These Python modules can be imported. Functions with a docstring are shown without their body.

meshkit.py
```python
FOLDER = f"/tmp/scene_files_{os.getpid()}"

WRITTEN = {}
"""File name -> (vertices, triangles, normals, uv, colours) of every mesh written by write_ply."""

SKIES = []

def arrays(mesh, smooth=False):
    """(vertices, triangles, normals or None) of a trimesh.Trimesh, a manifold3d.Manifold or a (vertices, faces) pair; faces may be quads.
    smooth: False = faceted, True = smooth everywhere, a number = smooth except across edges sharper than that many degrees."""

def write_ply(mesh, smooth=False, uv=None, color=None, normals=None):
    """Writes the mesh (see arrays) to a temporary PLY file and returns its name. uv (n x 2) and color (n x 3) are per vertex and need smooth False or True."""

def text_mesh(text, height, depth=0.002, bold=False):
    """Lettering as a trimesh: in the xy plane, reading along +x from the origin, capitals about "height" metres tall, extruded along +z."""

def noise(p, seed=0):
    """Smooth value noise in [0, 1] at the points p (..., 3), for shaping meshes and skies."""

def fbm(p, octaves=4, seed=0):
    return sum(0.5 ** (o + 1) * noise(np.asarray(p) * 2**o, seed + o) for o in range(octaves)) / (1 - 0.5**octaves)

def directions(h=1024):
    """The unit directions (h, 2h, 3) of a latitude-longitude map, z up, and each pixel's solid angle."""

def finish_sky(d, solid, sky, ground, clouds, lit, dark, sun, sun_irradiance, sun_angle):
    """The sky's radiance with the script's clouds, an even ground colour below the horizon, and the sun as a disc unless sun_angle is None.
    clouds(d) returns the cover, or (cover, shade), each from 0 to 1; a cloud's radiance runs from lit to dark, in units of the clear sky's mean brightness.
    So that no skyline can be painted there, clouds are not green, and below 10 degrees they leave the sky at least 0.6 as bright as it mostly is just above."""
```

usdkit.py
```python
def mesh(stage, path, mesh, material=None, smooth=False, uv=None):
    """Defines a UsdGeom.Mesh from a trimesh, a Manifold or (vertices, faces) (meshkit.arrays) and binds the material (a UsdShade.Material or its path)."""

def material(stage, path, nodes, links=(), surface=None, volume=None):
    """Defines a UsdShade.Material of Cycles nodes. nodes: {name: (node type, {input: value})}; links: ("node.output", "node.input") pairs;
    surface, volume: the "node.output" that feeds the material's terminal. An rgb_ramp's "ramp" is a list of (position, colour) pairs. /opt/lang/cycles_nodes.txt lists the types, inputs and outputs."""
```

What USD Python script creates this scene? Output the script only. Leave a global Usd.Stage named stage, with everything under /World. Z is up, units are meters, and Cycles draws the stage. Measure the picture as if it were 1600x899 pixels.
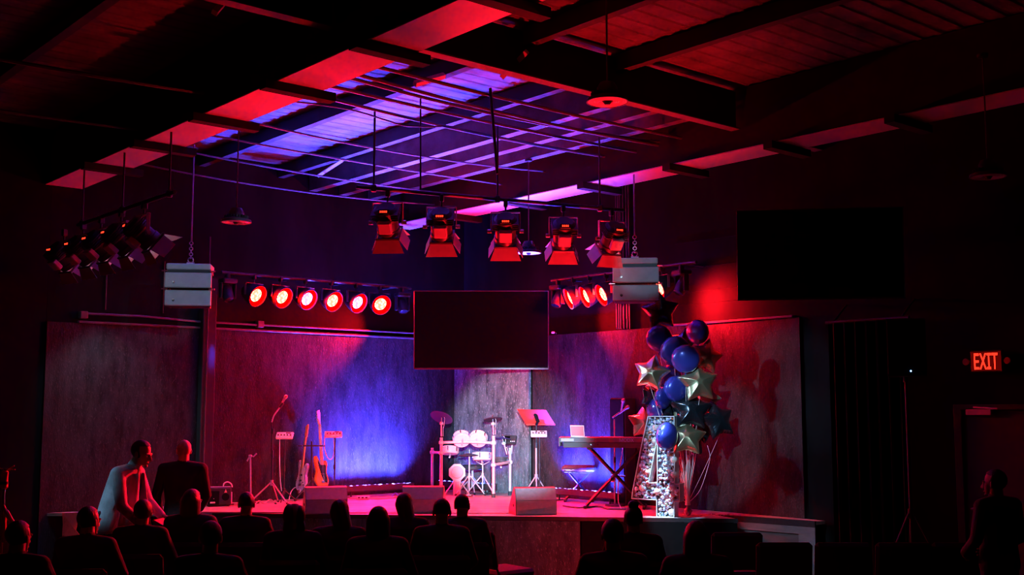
import math, random, numpy as np, trimesh, usdkit, meshkit
import manifold3d as m3
from manifold3d import Manifold
from shapely.geometry import Polygon
from pxr import Usd, UsdGeom, UsdLux, UsdShade, Sdf, Gf, Vt

stage = Usd.Stage.CreateInMemory()
UsdGeom.SetStageUpAxis(stage, "Z"); UsdGeom.SetStageMetersPerUnit(stage, 1.0)
UsdGeom.Xform.Define(stage, "/World"); UsdGeom.Scope.Define(stage, "/World/Looks")
rnd = random.Random(7)

# ---------------------------------------------------------------- camera, light levels, exposure
W, H, F = 1600.0, 899.0, 1770.0
CAM = np.array([0.0, 0.0, 2.10]); PITCH = math.radians(6.14)
EXPOSURE = 0.0
RED = (1.0, 0.005, 0.013)          # red stage LEDs
BLUE = (0.035, 0.045, 1.0)         # blue floor battens
WHITE = (0.38, 0.70, 1.0)          # cool white fresnels
PAR_GAIN, MAG_GAIN, BAR_GAIN, BAR_SPOT, BAR_WALL, FRES_GAIN = 700.0, 330.0, 22.0, 4600.0, 850.0, 100.0
PAR_SPOT, UPLIGHT = 430.0, 680.0
EXIT_GAIN = 1.6
cam = UsdGeom.Camera.Define(stage, "/World/camera")
cam.CreateHorizontalApertureAttr(36.0); cam.CreateVerticalApertureAttr(36.0 * H / W)
cam.CreateFocalLengthAttr(36.0 * F / W); cam.CreateClippingRangeAttr(Gf.Vec2f(0.05, 200)); cam.CreateExposureAttr(EXPOSURE)
cx = UsdGeom.Xformable(cam); cx.AddTranslateOp().Set(Gf.Vec3d(*CAM)); cx.AddRotateXOp().Set(90 + math.degrees(PITCH))

FWD = np.array([0, math.cos(PITCH), math.sin(PITCH)]); UP = np.array([0, -math.sin(PITCH), math.cos(PITCH)]); RT = np.array([1.0, 0, 0])
AX = np.array([-0.648, 0.7616, 0]); BX = np.array([0.7616, 0.648, 0])      # the hall's two axes, turned from the camera
ROT_A = math.degrees(math.atan2(AX[1], AX[0]))     # heading of AX
ROT_B = math.degrees(math.atan2(BX[1], BX[0]))
def ray(px, py): return RT * (px - W / 2) / F + UP * (H / 2 - py) / F + FWD
def at_y(px, py, y): d = ray(px, py); return CAM + d * (y / d[1])
def at_z(px, py, z): d = ray(px, py); return CAM + d * ((z - CAM[2]) / d[2])
def at_a(px, py, a): d = ray(px, py); return CAM + d * (a / (d @ AX))
def at_b(px, py, b): d = ray(px, py); return CAM + d * (b / (d @ BX))
def ab(a, b, z=0.0): return AX * a + BX * b + np.array([0, 0, z])

A_WALL, B_WALL, DECK, STG = 15.45, 12.05, 5.86, 0.75

# ---------------------------------------------------------------- mesh helpers
def cat(*ms): return trimesh.util.concatenate([m for m in ms if m is not None])
def tm(v, f): return trimesh.Trimesh(np.asarray(v, float), np.asarray(f, int), process=False)
def RX(d): return trimesh.transformations.rotation_matrix(math.radians(d), [1, 0, 0])
def RY(d): return trimesh.transformations.rotation_matrix(math.radians(d), [0, 1, 0])
def RZ(d): return trimesh.transformations.rotation_matrix(math.radians(d), [0, 0, 1])
def T(x, y, z): return trimesh.transformations.translation_matrix([x, y, z])
def xf(m, *mats):
    m = m.copy()
    for k in mats: m.apply_transform(k)
    return m
def box(c, s, b=0.0):
    """box with centre c and size s, edges chamfered by b"""
    h = np.array(s, float) / 2; c = np.array(c, float)
    b = min(b, 0.49 * 2 * h.min())
    if b <= 0:
        m = trimesh.creation.box(s); m.apply_translation(c); return m
    pts = []
    for sg in np.ndindex(2, 2, 2):
        q = np.array(sg) * 2 - 1
        for k in range(3):
            p = h - b; p[k] = h[k]; pts.append(q * p)
    m = trimesh.convex.convex_hull(np.array(pts)); m.apply_translation(c); return m
def bx(x0, x1, y0, y1, z0, z1, b=0.0): return box(((x0+x1)/2, (y0+y1)/2, (z0+z1)/2), (abs(x1-x0), abs(y1-y0), abs(z1-z0)), b)
def tube(pts, r, n=8, caps=True):
    p = np.asarray(pts, float); k = len(p); r = np.broadcast_to(np.asarray(r, float), (k,))
    t = np.gradient(p, axis=0) if k > 2 else np.repeat((p[1] - p[0])[None], 2, 0)
    t = t / (np.linalg.norm(t, axis=1, keepdims=True) + 1e-12)
    u = np.cross(t[0], [0, 0, 1.0] if abs(t[0][2]) < 0.9 else [1.0, 0, 0]); u /= np.linalg.norm(u)
    vs = []
    an = np.arange(n) * 2 * np.pi / n
    for i in range(k):
        u = u - t[i] * (u @ t[i]); u /= np.linalg.norm(u) + 1e-12; w = np.cross(t[i], u)
        vs.append(p[i] + r[i] * (np.cos(an)[:, None] * u + np.sin(an)[:, None] * w))
    v = np.vstack(vs); f = []
    for i in range(k - 1):
        for j in range(n):
            a, b, c, d = i*n+j, i*n+(j+1) % n, (i+1)*n+(j+1) % n, (i+1)*n+j
            f += [[a, b, c], [a, c, d]]
    if caps:
        v = np.vstack([v, p[0], p[-1]]); c0, c1 = len(v) - 2, len(v) - 1
        for j in range(n):
            f += [[c0, (j+1) % n, j], [c1, (k-1)*n+j, (k-1)*n+(j+1) % n]]
    return tm(v, f)
def cyl(p0, p1, r, r2=None, n=16): return tube([p0, p1], [r, r if r2 is None else r2], n)
def lathe(prof, n=32): return trimesh.creation.revolve(np.array(prof, float), sections=n)
def extr(pts, h, holes=None):
    """polygon in xy extruded along +z"""
    return trimesh.creation.extrude_polygon(Polygon(pts, holes or []), h, engine="earcut")
def side_profile(pts, w):
    """profile given as (y, z) extruded along x, centred"""
    m = extr(pts, w); m.apply_translation([0, 0, -w / 2])
    m.apply_transform(np.array([[0, 0, 1, 0], [1, 0, 0, 0], [0, 1, 0, 0], [0, 0, 0, 1.0]])); return m
def sag(p0, p1, drop, n=12):
    t = np.linspace(0, 1, n)[:, None]; p = np.asarray(p0) * (1 - t) + np.asarray(p1) * t
    p[:, 2] -= drop * 4 * (t * (1 - t))[:, 0]; return p
def spl(pts, n=24):
    """Catmull-Rom through the points"""
    p = np.asarray(pts, float); p = np.vstack([2*p[0]-p[1], p, 2*p[-1]-p[-2]]); out = []
    m = len(p) - 3
    for s in np.linspace(0, m - 1e-6, n):
        i = int(s); t = s - i; a, b, c, d = p[i:i+4]
        out.append(0.5 * ((2*b) + (c-a)*t + (2*a-5*b+4*c-d)*t*t + (3*b-a-3*c+d)*t**3))
    return np.array(out)

# ---------------------------------------------------------------- scene helpers
used = {}
def numbered(parent, name):
    k = (parent, name); n = used.get(k, 0); used[k] = n + 1
    return name if n == 0 else f"{name}_{n:03d}"
def setdata(prim, label=None, cat_=None, group=None, kind=None):
    for k, v in (("label", label), ("category", cat_), ("group", group), ("kind", kind)):
        if v: prim.SetCustomDataByKey(k, v)
    return prim
def thing(name, label, cat_, loc=(0, 0, 0), rotz=0.0, group=None, kind=None):
    x = UsdGeom.Xform.Define(stage, "/World/" + numbered("", name))
    x.AddTranslateOp().Set(Gf.Vec3d(*map(float, loc))); x.AddRotateZOp().Set(float(rotz))
    return setdata(x.GetPrim(), label, cat_, group, kind)
def struct(name, mesh=None, mat=None, smooth=False):
    path = "/World/" + numbered("", name)
    p = UsdGeom.Xform.Define(stage, path).GetPrim() if mesh is None else usdkit.mesh(stage, path, mesh, mat, smooth).GetPrim()
    return setdata(p, kind="structure")
def part(parent, name, mesh, mat, smooth=30, label=None, kind=None):
    root = str(parent.GetPath())
    m = usdkit.mesh(stage, root + "/" + numbered(root, name), mesh, mat, smooth)
    return setdata(m.GetPrim(), label, kind=kind)
def dup(src, loc, rotz, label, group=None, cat_=None):
    was = src.GetCustomData()
    r = thing(src.GetName().rstrip("0123456789").rstrip("_"), label, cat_ or was["category"], loc, rotz, group or was.get("group"))
    r.GetReferences().AddInternalReference(src.GetPath()); r.SetInstanceable(True)
    return r
def lightxf(l, loc, mat3=None):
    m = np.eye(4)
    if mat3 is not None: m[:3, :3] = mat3
    m[:3, 3] = loc
    UsdGeom.Xformable(l).AddTransformOp().Set(Gf.Matrix4d(*m.T.ravel().tolist()))
def aim(d, up=(0, 0, 1)):
    """3x3 whose -z looks along d"""
    z = -np.asarray(d, float); z /= np.linalg.norm(z)
    x = np.cross(up, z); x /= np.linalg.norm(x); return np.stack([x, np.cross(z, x), z], 1)
def spot(path, loc, d, color, power, cone, soft=0.5, radius=0.06):
    l = UsdLux.SphereLight.Define(stage, path); l.CreateRadiusAttr(radius); l.CreateColorAttr(Gf.Vec3f(*color)); l.CreateIntensityAttr(power)
    l.CreateNormalizeAttr(True)
    s = UsdLux.ShapingAPI.Apply(l.GetPrim()); s.CreateShapingConeAngleAttr(cone); s.CreateShapingConeSoftnessAttr(soft)
    lightxf(l, loc, aim(d, (0, 0, 1) if abs(d[2]) < 0.95 * np.linalg.norm(d) else (0, 1, 0))); return l

# ---------------------------------------------------------------- materials
def pm(name, color, rough=0.5, metal=0.0, color2=None, scale=6.0, detail=4.0, bump=0.0, bscale=None, bdist=0.01, stretch=(1, 1, 1), ramp=(0.35, 0.65), rvar=0.0, **kw):
    """principled look; color2 mixes in by object-space noise, bump adds relief"""
    n = {"p": ("principled_bsdf", {"base_color": color, "roughness": rough, "metallic": metal, **kw})}; L = []
    if color2 is not None or bump:
        n["g"] = ("geometry", {}); n["m"] = ("mapping", {"scale": stretch}); L.append(("g.position", "m.vector"))
    if color2 is not None:
        n["n"] = ("noise_texture", {"scale": scale, "detail": detail, "roughness": 0.6})
        n["r"] = ("rgb_ramp", {"ramp": [(ramp[0], color), (ramp[1], color2)]})
        L += [("m.vector", "n.vector"), ("n.fac", "r.fac"), ("r.color", "p.base_color")]
    if bump:
        n["bn"] = ("noise_texture", {"scale": bscale or scale * 3, "detail": 4.0, "roughness": 0.6})
        n["b"] = ("bump", {"strength": bump, "distance": bdist})
        L += [("m.vector", "bn.vector"), ("bn.fac", "b.height"), ("b.normal", "p.normal")]
    return usdkit.material(stage, "/World/Looks/" + name, n, L, surface="p.BSDF")
def em(name, color, strength):
    return usdkit.material(stage, "/World/Looks/" + name, {"e": ("emission", {"color": color, "strength": strength})}, [], surface="e.emission")
black_metal = pm("black_metal", (0.02, 0.02, 0.022), 0.45, color2=(0.03, 0.03, 0.033), scale=30)
black_plastic = pm("black_plastic", (0.022, 0.022, 0.024), 0.5, color2=(0.03, 0.03, 0.03), scale=40)
matte_black = pm("matte_black", (0.0045, 0.0045, 0.005), 0.9, color2=(0.007, 0.0068, 0.007), scale=12, specular_ior_level=0.1)
chrome = pm("chrome", (0.7, 0.7, 0.72), 0.22, 1.0)
steel = pm("steel", (0.45, 0.46, 0.48), 0.4, 1.0, color2=(0.35, 0.35, 0.37), scale=20)
grey_steel = pm("grey_painted_steel", (0.42, 0.43, 0.45), 0.45, color2=(0.36, 0.37, 0.39), scale=15)
white_plastic = pm("white_plastic", (0.75, 0.75, 0.74), 0.4, color2=(0.68, 0.68, 0.68), scale=10)
# ================================================================ THE SETTING
wall_upper = pm("wall_upper_paint", (0.0085, 0.0076, 0.0078), 0.9, specular_ior_level=0.06, color2=(0.014, 0.0125, 0.013), scale=2.2, stretch=(1, 1, 0.35), bump=0.25, bscale=9)
def rough_board(name, c1, c2, c3):
    """dark trowelled board with vertical streaks and pale flecks"""
    return usdkit.material(stage, "/World/Looks/" + name, {
        "g": ("geometry", {}), "m": ("mapping", {"scale": (1, 1, 0.30)}),
        "n": ("noise_texture", {"scale": 7.0, "detail": 6.0, "roughness": 0.7}),
        "r": ("rgb_ramp", {"ramp": [(0.35, c1), (0.62, c2)]}),
        "m2": ("mapping", {"scale": (1, 1, 0.45)}),
        "f": ("noise_texture", {"scale": 48.0, "detail": 4.5, "roughness": 0.6}),
        "fr": ("rgb_ramp", {"ramp": [(0.57, (0, 0, 0)), (0.80, (1, 1, 1))]}),
        "x": ("mix", {"color2": c3}),
        "b": ("bump", {"strength": 0.6, "distance": 0.012}),
        "p": ("principled_bsdf", {"roughness": 0.75, "specular_ior_level": 0.2}),
    }, [("g.position", "m.vector"), ("m.vector", "n.vector"), ("n.fac", "r.fac"), ("g.position", "m2.vector"), ("m2.vector", "f.vector"), ("f.fac", "fr.fac"),
        ("fr.color", "x.fac"), ("r.color", "x.color1"), ("x.color", "p.base_color"), ("f.fac", "b.height"), ("b.normal", "p.normal")], surface="p.BSDF")
board_dark = rough_board("rough_board_dark", (0.012, 0.011, 0.012), (0.036, 0.033, 0.035), (0.085, 0.078, 0.081))
board_pale = rough_board("rough_board_pale", (0.035, 0.045, 0.05), (0.16, 0.19, 0.20), (0.50, 0.56, 0.57))
fascia_mat = rough_board("stage_fascia_board", (0.04, 0.036, 0.038), (0.10, 0.09, 0.094), (0.28, 0.265, 0.265))
def plank_floor(name):
    return usdkit.material(stage, "/World/Looks/" + name, {
        "g": ("geometry", {}), "m": ("mapping", {"rotation": (0, 0, math.radians(-5)), "scale": (0.55, 7.0, 1)}),
        "n": ("noise_texture", {"scale": 1.3, "detail": 5.0, "roughness": 0.6}),
        "r": ("rgb_ramp", {"ramp": [(0.33, (0.20, 0.17, 0.15)), (0.5, (0.42, 0.37, 0.33)), (0.7, (0.52, 0.47, 0.43))]}),
        "p": ("principled_bsdf", {"roughness": 0.42})},
        [("g.position", "m.vector"), ("m.vector", "n.vector"), ("n.fac", "r.fac"), ("r.color", "p.base_color")], surface="p.BSDF")
stage_wood = plank_floor("stage_plank_vinyl")
hall_floor = pm("hall_floor_carpet", (0.02, 0.018, 0.018), 0.95, color2=(0.03, 0.028, 0.028), scale=40, bump=0.3)
deck_mat = pm("ceiling_deck_board", (0.06, 0.056, 0.054), 0.9, color2=(0.16, 0.15, 0.145), scale=1.7, detail=7, bump=0.5, bscale=14, bdist=0.02)
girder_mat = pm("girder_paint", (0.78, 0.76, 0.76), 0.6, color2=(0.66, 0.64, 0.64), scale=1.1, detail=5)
web_mat = pm("girder_web_black", (0.006, 0.006, 0.006), 0.9, color2=(0.010, 0.009, 0.009), scale=3)
joist_mat = pm("joist_paint_dark", (0.02, 0.018, 0.018), 0.8, color2=(0.035, 0.032, 0.032), scale=3)
pipe_mat = pm("conduit_grey", (0.055, 0.052, 0.052), 0.5, color2=(0.08, 0.075, 0.075), scale=8)
trim_mat = pm("trim_dark_gloss", (0.10, 0.095, 0.095), 0.35, color2=(0.14, 0.13, 0.13), scale=12, stretch=(1, 1, 1))

def abbox(a0, a1, b0, b1, z0, z1, bev=0.0):
    m = bx(a0, a1, b0, b1, z0, z1, bev)
    k = np.eye(4); k[:3, 0] = AX; k[:3, 1] = BX
    m.apply_transform(k); 
    if np.linalg.det(k[:3, :3]) < 0: m.invert()
    return m
A0, B0 = -5.0, -9.0
# floor of the hall
struct("floor", abbox(A0 - .3, A_WALL + .3, B0 - .3, B_WALL + .3, -0.2, 0.0), hall_floor)
# left wall (runs along B at a = 15): plain upper wall, cladding sheets up to 3.28 m with a conduit on the ledge
PTOP = 3.26
hall_shade = pm('hall_wall_shade', (0.007, 0.0062, 0.0062), 0.9, specular_ior_level=0.1, color2=(0.010, 0.009, 0.009), scale=2)  # same wall; darkness away from the stage put into a blacker colour
LBX = lambda px: float(at_a(px, 640, A_WALL) @ BX)       # place along the left wall under a picture column
wl = struct("wall_left")
part(wl, "upper_wall", abbox(A_WALL, A_WALL + .25, LBX(66), B_WALL + .3, 0, 6.4), wall_upper, False); part(wl, "hall_wall", abbox(A_WALL, A_WALL + .25, B0 - .25, LBX(66) - .002, 0, 6.4), hall_shade, False)
b65, bc0, bc1 = LBX(66), LBX(306), LBX(327)
cuts = [b65, (b65 + bc0) / 2, bc0 - .01, bc1 + .01, (bc1 + 11.6) / 2, 12.03]
for k in range(len(cuts) - 1):
    part(wl, "cladding_panel", abbox(A_WALL - .045, A_WALL + .01, cuts[k] + .001, cuts[k+1] - .001, 0.0, PTOP, .0), board_dark, False)
part(wl, "ledge_trim", abbox(A_WALL - .075, A_WALL + .01, bc1, 11.95, PTOP, PTOP + .03, .006), trim_mat, False)
part(wl, "ledge_trim", abbox(A_WALL - .075, A_WALL + .01, LBX(115), bc0, PTOP, PTOP + .03, .006), trim_mat, False)
q0, q1 = ab(A_WALL - .06, LBX(120), PTOP + .13), ab(A_WALL - .06, bc0, PTOP + .10)
part(wl, "conduit", tube([q0, (q0+q1)/2 + np.array([0, 0, .02]), q1], .016, 8), trim_mat)
part(wl, "conduit", tube([ab(A_WALL - .06, bc1, PTOP + .10), ab(A_WALL - .06, 11.3, PTOP + .10)], .016, 8), trim_mat)
for bb in (LBX(122), LBX(400)): part(wl, "junction_box", abbox(A_WALL - .10, A_WALL, bb - .05, bb + .05, PTOP + .06, PTOP + .16, .008), trim_mat)
for bb in (LBX(158), LBX(249)): part(wl, "vertical_conduit", tube([ab(A_WALL - .02, bb, PTOP + .2), ab(A_WALL - .02, bb, 4.2)], .008, 6), trim_mat)
# boxed column on the left wall
part(wl, "column", abbox(A_WALL - .16, A_WALL, bc0, bc1, 0, 4.0, .01), pm("column_paint", (0.018, 0.018, 0.019), 0.85, color2=(0.026, 0.025, 0.026), scale=3), False)
part(wl, "cable_conduit", tube([ab(A_WALL - .18, bc0 + .06, .75), ab(A_WALL - .18, bc0 + .06, 4.6)], .011, 6), pipe_mat)
# right wall (runs along A at b = 12.05)
wr = struct("wall_right")
part(wr, "upper_wall", abbox(7.0, A_WALL + .25, B_WALL, B_WALL + .25, 0, 6.4), wall_upper, False); part(wr, "hall_wall", abbox(A0 - .25, 6.998, B_WALL, B_WALL + .25, 0, 6.4), hall_shade, False)
cuts = [13.6, float(at_b(1008, 640, B_WALL) @ AX), float(at_b(1256, 640, B_WALL) @ AX)]
for k in range(len(cuts) - 1):
    part(wr, "cladding_panel", abbox(cuts[k+1] + .001, cuts[k] - .001, B_WALL - .045, B_WALL + .01, 0.0, PTOP, .0), board_dark, False)
part(wr, "ledge_trim", abbox(8.6, 10.6, B_WALL - .07, B_WALL + .01, PTOP, PTOP + .03, .006), trim_mat, False)
for z in (3.55, 3.72, 4.05, 4.42):                                   # courses of the painted block upper wall, proud strips
    part(wr, "course", abbox(8.0, 10.6, B_WALL - .012, B_WALL + .01, z, z + .012), wall_upper, False)
# pale board across the corner, in front of the two walls
c0, c1 = at_a(709, 765, A_WALL - .06) * np.array([1, 1, 0]), at_b(826, 770, B_WALL - .06) * np.array([1, 1, 0])
d = c1 - c0; nrm = np.array([d[1], -d[0], 0]); nrm /= np.linalg.norm(nrm)
def slab(p, q, th, z0, z1, back=1):
    d = (q - p) / np.linalg.norm(q - p); n = np.array([-d[1], d[0], 0]) * th * back
    poly = [p[:2], q[:2], (q + n)[:2], (p + n)[:2]]
    m = extr(poly, z1 - z0); m.apply_translation([0, 0, z0]); return m
struct("trim_1", slab(c0, c1, .08, STG, 3.18), board_pale)
# walls behind and beside the camera
struct("wall_back", abbox(A0 - .25, A0, B0 - .25, B_WALL + .25, 0, 6.4), matte_black)
struct("wall_side", abbox(A0 - .25, A_WALL + .25, B0 - .25, B0, 0, 6.4), matte_black)

# ---------------------------------------------------------------- ceiling: ribbed deck, joists along A, girders, conduits
ce = struct("ceiling")
rib = []; a = A0
prof = [(A0, DECK)]
while a < A_WALL:
    prof += [(a + .02, DECK), (a + .04, DECK - .012), (a + .10, DECK - .012), (a + .12, DECK)]; a += .22
prof += [(A_WALL + .2, DECK), (A_WALL + .2, DECK + .3), (A0, DECK + .3)]
m = extr(prof, B_WALL - B0 + .4)                    # profile in (a, z), extruded along b
k = np.eye(4); k[:3, 0] = AX; k[:3, 1] = (0, 0, 1); k[:3, 2] = BX; k[:3, 3] = BX * (B0 - .2)
m.apply_transform(k)
if m.volume < 0: m.invert()
part(ce, "deck", m, deck_mat, False)
GZ = 5.10
flange2 = pm('girder_flange_dark', (0.16, 0.15, 0.15), 0.6, color2=(0.12, 0.11, 0.11), scale=2)
girders = [4.93, 10.40, -0.6, -6.0]
for b in girders:
    part(ce, "girder_web", abbox(A0, A_WALL, b + .03, b + .45, GZ + .012, DECK - .02), web_mat, False)
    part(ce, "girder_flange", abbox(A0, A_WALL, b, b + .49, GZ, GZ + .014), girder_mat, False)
for a in (8.12, 1.0):
    for b0, b1 in ((B0, -6.0), (-5.5, -.6), (-.1, 4.93), (5.42, 10.40), (10.89, B_WALL)):
        part(ce, "cross_girder_web", abbox(a + .06, a + .10, b0, b1, GZ + .26, DECK - .05), web_mat, False)
        part(ce, "cross_girder_flange", abbox(a, a + .13, b0, b1, GZ + .245, GZ + .26), flange2, False)
for b in (7.1, 8.4, 11.5, 0.9, 2.2, 3.5, -1.8, -3.0, -4.3):
    part(ce, "joist", abbox(A0, A_WALL, b, b + .10, DECK - .20, DECK - .02), joist_mat, False)
for b in (8.95, 9.5, 10.05):
    part(ce, "joist", abbox(8.3, A_WALL, b, b + .13, DECK - .34, DECK - .02), deck_mat, False)  # strips added in the lighter deck colour so lit streaks show
# short dark bars that cross beneath the big girders
for b in girders[:2]:
    a = 4.55
    while a < 14.5:
        part(ce, "cross_bar", abbox(a, a + .12, b - .12, b + .62, GZ - .085, GZ - .002), web_mat, False); a += 1.52
# conduits along B and rods
for i, (a, z) in enumerate([(9.0, 5.42), (9.25, 5.40), (9.5, 5.44), (9.75, 5.38), (10.2, 5.42), (11.6, 5.40), (12.4, 5.36), (13.4, 5.38), (14.2, 5.30)]):
    part(ce, "conduit", tube(sag(ab(a, 5.45, z), ab(a + .15 * math.sin(i * 2.1), 10.38, z - .02), .03 + .03 * (i % 3)), .019 if i < 5 else .012, 6), pipe_mat)
for i, (a, z) in enumerate([(6.9, 5.42), (10.6, 5.3), (12.3, 5.25)]):
    part(ce, "conduit", tube(sag(ab(a, -.1, z), ab(a, 4.9, z), .05), .02, 6), pipe_mat)
for (p, q) in (((785, 120), (823, 81)), ((648, 131), (694, 118)), ((335, 20), (352, 0))):  # flange braces
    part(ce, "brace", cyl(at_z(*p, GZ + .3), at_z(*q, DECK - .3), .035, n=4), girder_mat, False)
part(ce, "cable", tube(spl([at_z(430, 155, 5.3), at_z(540, 170, 5.3), at_z(600, 187, 5.25), at_z(636, 197, 5.2), at_z(690, 198, 5.2)]), .009, 6), pipe_mat)
part(ce, "rod", cyl(at_y(766, 138, 11.6), at_y(777, 272, 11.6), .016, n=8), pipe_mat)
part(ce, "rod", cyl(at_y(657, 150, 12.4), at_y(657, 297, 12.4), .010, n=8), black_metal)
for p, q in (((497, 275), (536, 250)), ((620, 279), (655, 268)), ((676, 288), (716, 277))):
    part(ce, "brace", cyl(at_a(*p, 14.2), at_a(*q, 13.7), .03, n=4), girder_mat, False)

# ---------------------------------------------------------------- stage platform in the corner
sL, sR = at_z(60, 799.3, STG), at_z(1153, 811.5, STG)
lA, lB = at_z(1108, 803.5, STG), at_z(1275, 815.5, STG)
st = thing("stage_platform", "low black fronted corner stage with red lit plank floor", "stage")
inner = [ab(A_WALL - .05, 3.6)[:2], ab(A_WALL - .05, B_WALL - .05)[:2], ab(7.9, B_WALL - .05)[:2]]
f0 = ab(A_WALL - .05, 3.6)
top = [sL[:2], sR[:2], lA[:2], lB[:2]] + [ab(float(lB @ AX) , B_WALL - .05)[:2], ab(A_WALL - .05, B_WALL - .05)[:2], ab(A_WALL - .05, float(sL @ BX))[:2]]
m = extr(top, .04); m.apply_translation([0, 0, STG - .04]); part(st, "deck_floor", m, stage_wood, False)
shr = Polygon(top).buffer(-.03)
m = extr(list(shr.exterior.coords)[:-1], STG - .05); part(st, "plinth", m, matte_black, False)
dS = (sR - sL) / np.linalg.norm(sR - sL); nS = np.array([dS[1], -dS[0], 0])
LS = np.linalg.norm(sR - sL)
part(st, "nosing", slab(sL - nS * -.012, sR + nS * .012, .03, STG - .045, STG + .003), black_metal, False)
x = 3.0; cutsS = [0, 1.9, 3.8, 5.6, 6.35]
sx_end = float((at_z(907, 808, STG) - sL) @ dS)
edges = list(np.linspace(1.6, sx_end, 5))
for k in range(4):
    p, q = sL + dS * (edges[k] + .004) + nS * .012, sL + dS * (edges[k+1] - .004) + nS * .012
    part(st, "fascia_panel", slab(p, q, .02, 0.0, STG - .05), fascia_mat, False)
p, q = sL + dS * 0.0 + nS * .01, sL + dS * 1.59 + nS * .01
part(st, "side_fascia", slab(p, q, .02, 0.0, STG - .05), matte_black, False)
p, q = sL + dS * (sx_end + .02) + nS * .02, sL + dS * (LS - .01) + nS * .02
part(st, "side_fascia", slab(p, q, .03, 0.0, STG - .05), matte_black, False)
# framed face of the ledge beside the right wall
ply = pm("weathered_plywood", (0.17, 0.155, 0.15), 0.8, color2=(0.26, 0.235, 0.225), scale=3, stretch=(1, 1, 4), detail=6)
ply2 = pm("weathered_plywood_dark", (0.09, 0.08, 0.078), 0.8, color2=(0.14, 0.125, 0.12), scale=3, stretch=(1, 1, 4), detail=6)
p, q = lA, lB; dl = (q - p) / np.linalg.norm(q - p); nl = np.array([dl[1], -dl[0], 0]); LL = np.linalg.norm(q - p)
part(st, "ledge_nosing", slab(p + nl * .03, q + nl * .03, .05, STG - .07, STG + .004), black_metal, False)
for s0, s1, z0, z1, mt, off, nm in ((.25, .75, .1, STG - .08, ply, .0, "plywood_panel"), (.75, 1.15, .1, STG - .08, ply2, .0, "plywood_panel"), (1.15, LL - .22, .1, STG - .08, ply2, .0, "plywood_panel"),
                             (.25, LL, STG - .16, STG - .07, ply, .02, "face_rail"), (LL - .22, LL, .1, STG - .16, ply, .02, "face_stile"), (.25, LL - .22, .30, .36, ply, .015, "face_rail")):
    part(st, nm, slab(p + dl * s0 + nl * (off + .012), p + dl * s1 + nl * (off + .012), .02, z0, z1), mt, False)
# dark pier and black curtain beyond the right end of the stage
def fold_curtain(p, q, z0, z1, nf, depth, th=.02):
    L = np.linalg.norm(q - p); d = (q - p) / L; n = np.array([-d[1], d[0], 0]); k = nf * 8
    s = np.linspace(0, L, k); w = depth * np.sin(s / L * nf * 2 * np.pi)
    ln = [p + d * a + n * b for a, b in zip(s, w)]
    poly = [tuple(x[:2]) for x in ln] + [tuple((x + n * th)[:2]) for x in ln[::-1]]
    m = extr(poly, z1 - z0); m.apply_translation([0, 0, z0]); return m
cu = thing("stage_curtain", "black floor length curtain at the right end of the stage", "curtain")
part(cu, "cloth", fold_curtain(ab(7.9, 11.72), ab(6.9, 11.72), 0.0, 3.12, 7, .05), matte_black)
part(cu, "rail", cyl(ab(7.95, 11.75, 3.14), ab(6.85, 11.75, 3.14), .02), black_metal)
for a in (7.85, 6.95): part(cu, "bracket", cyl(ab(a, 11.75, 3.14), ab(a, B_WALL, 3.37), .012), black_metal)
cu = thing("stage_curtain", "narrow black curtain on the left wall beyond the left end of the stage", "curtain")
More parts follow.
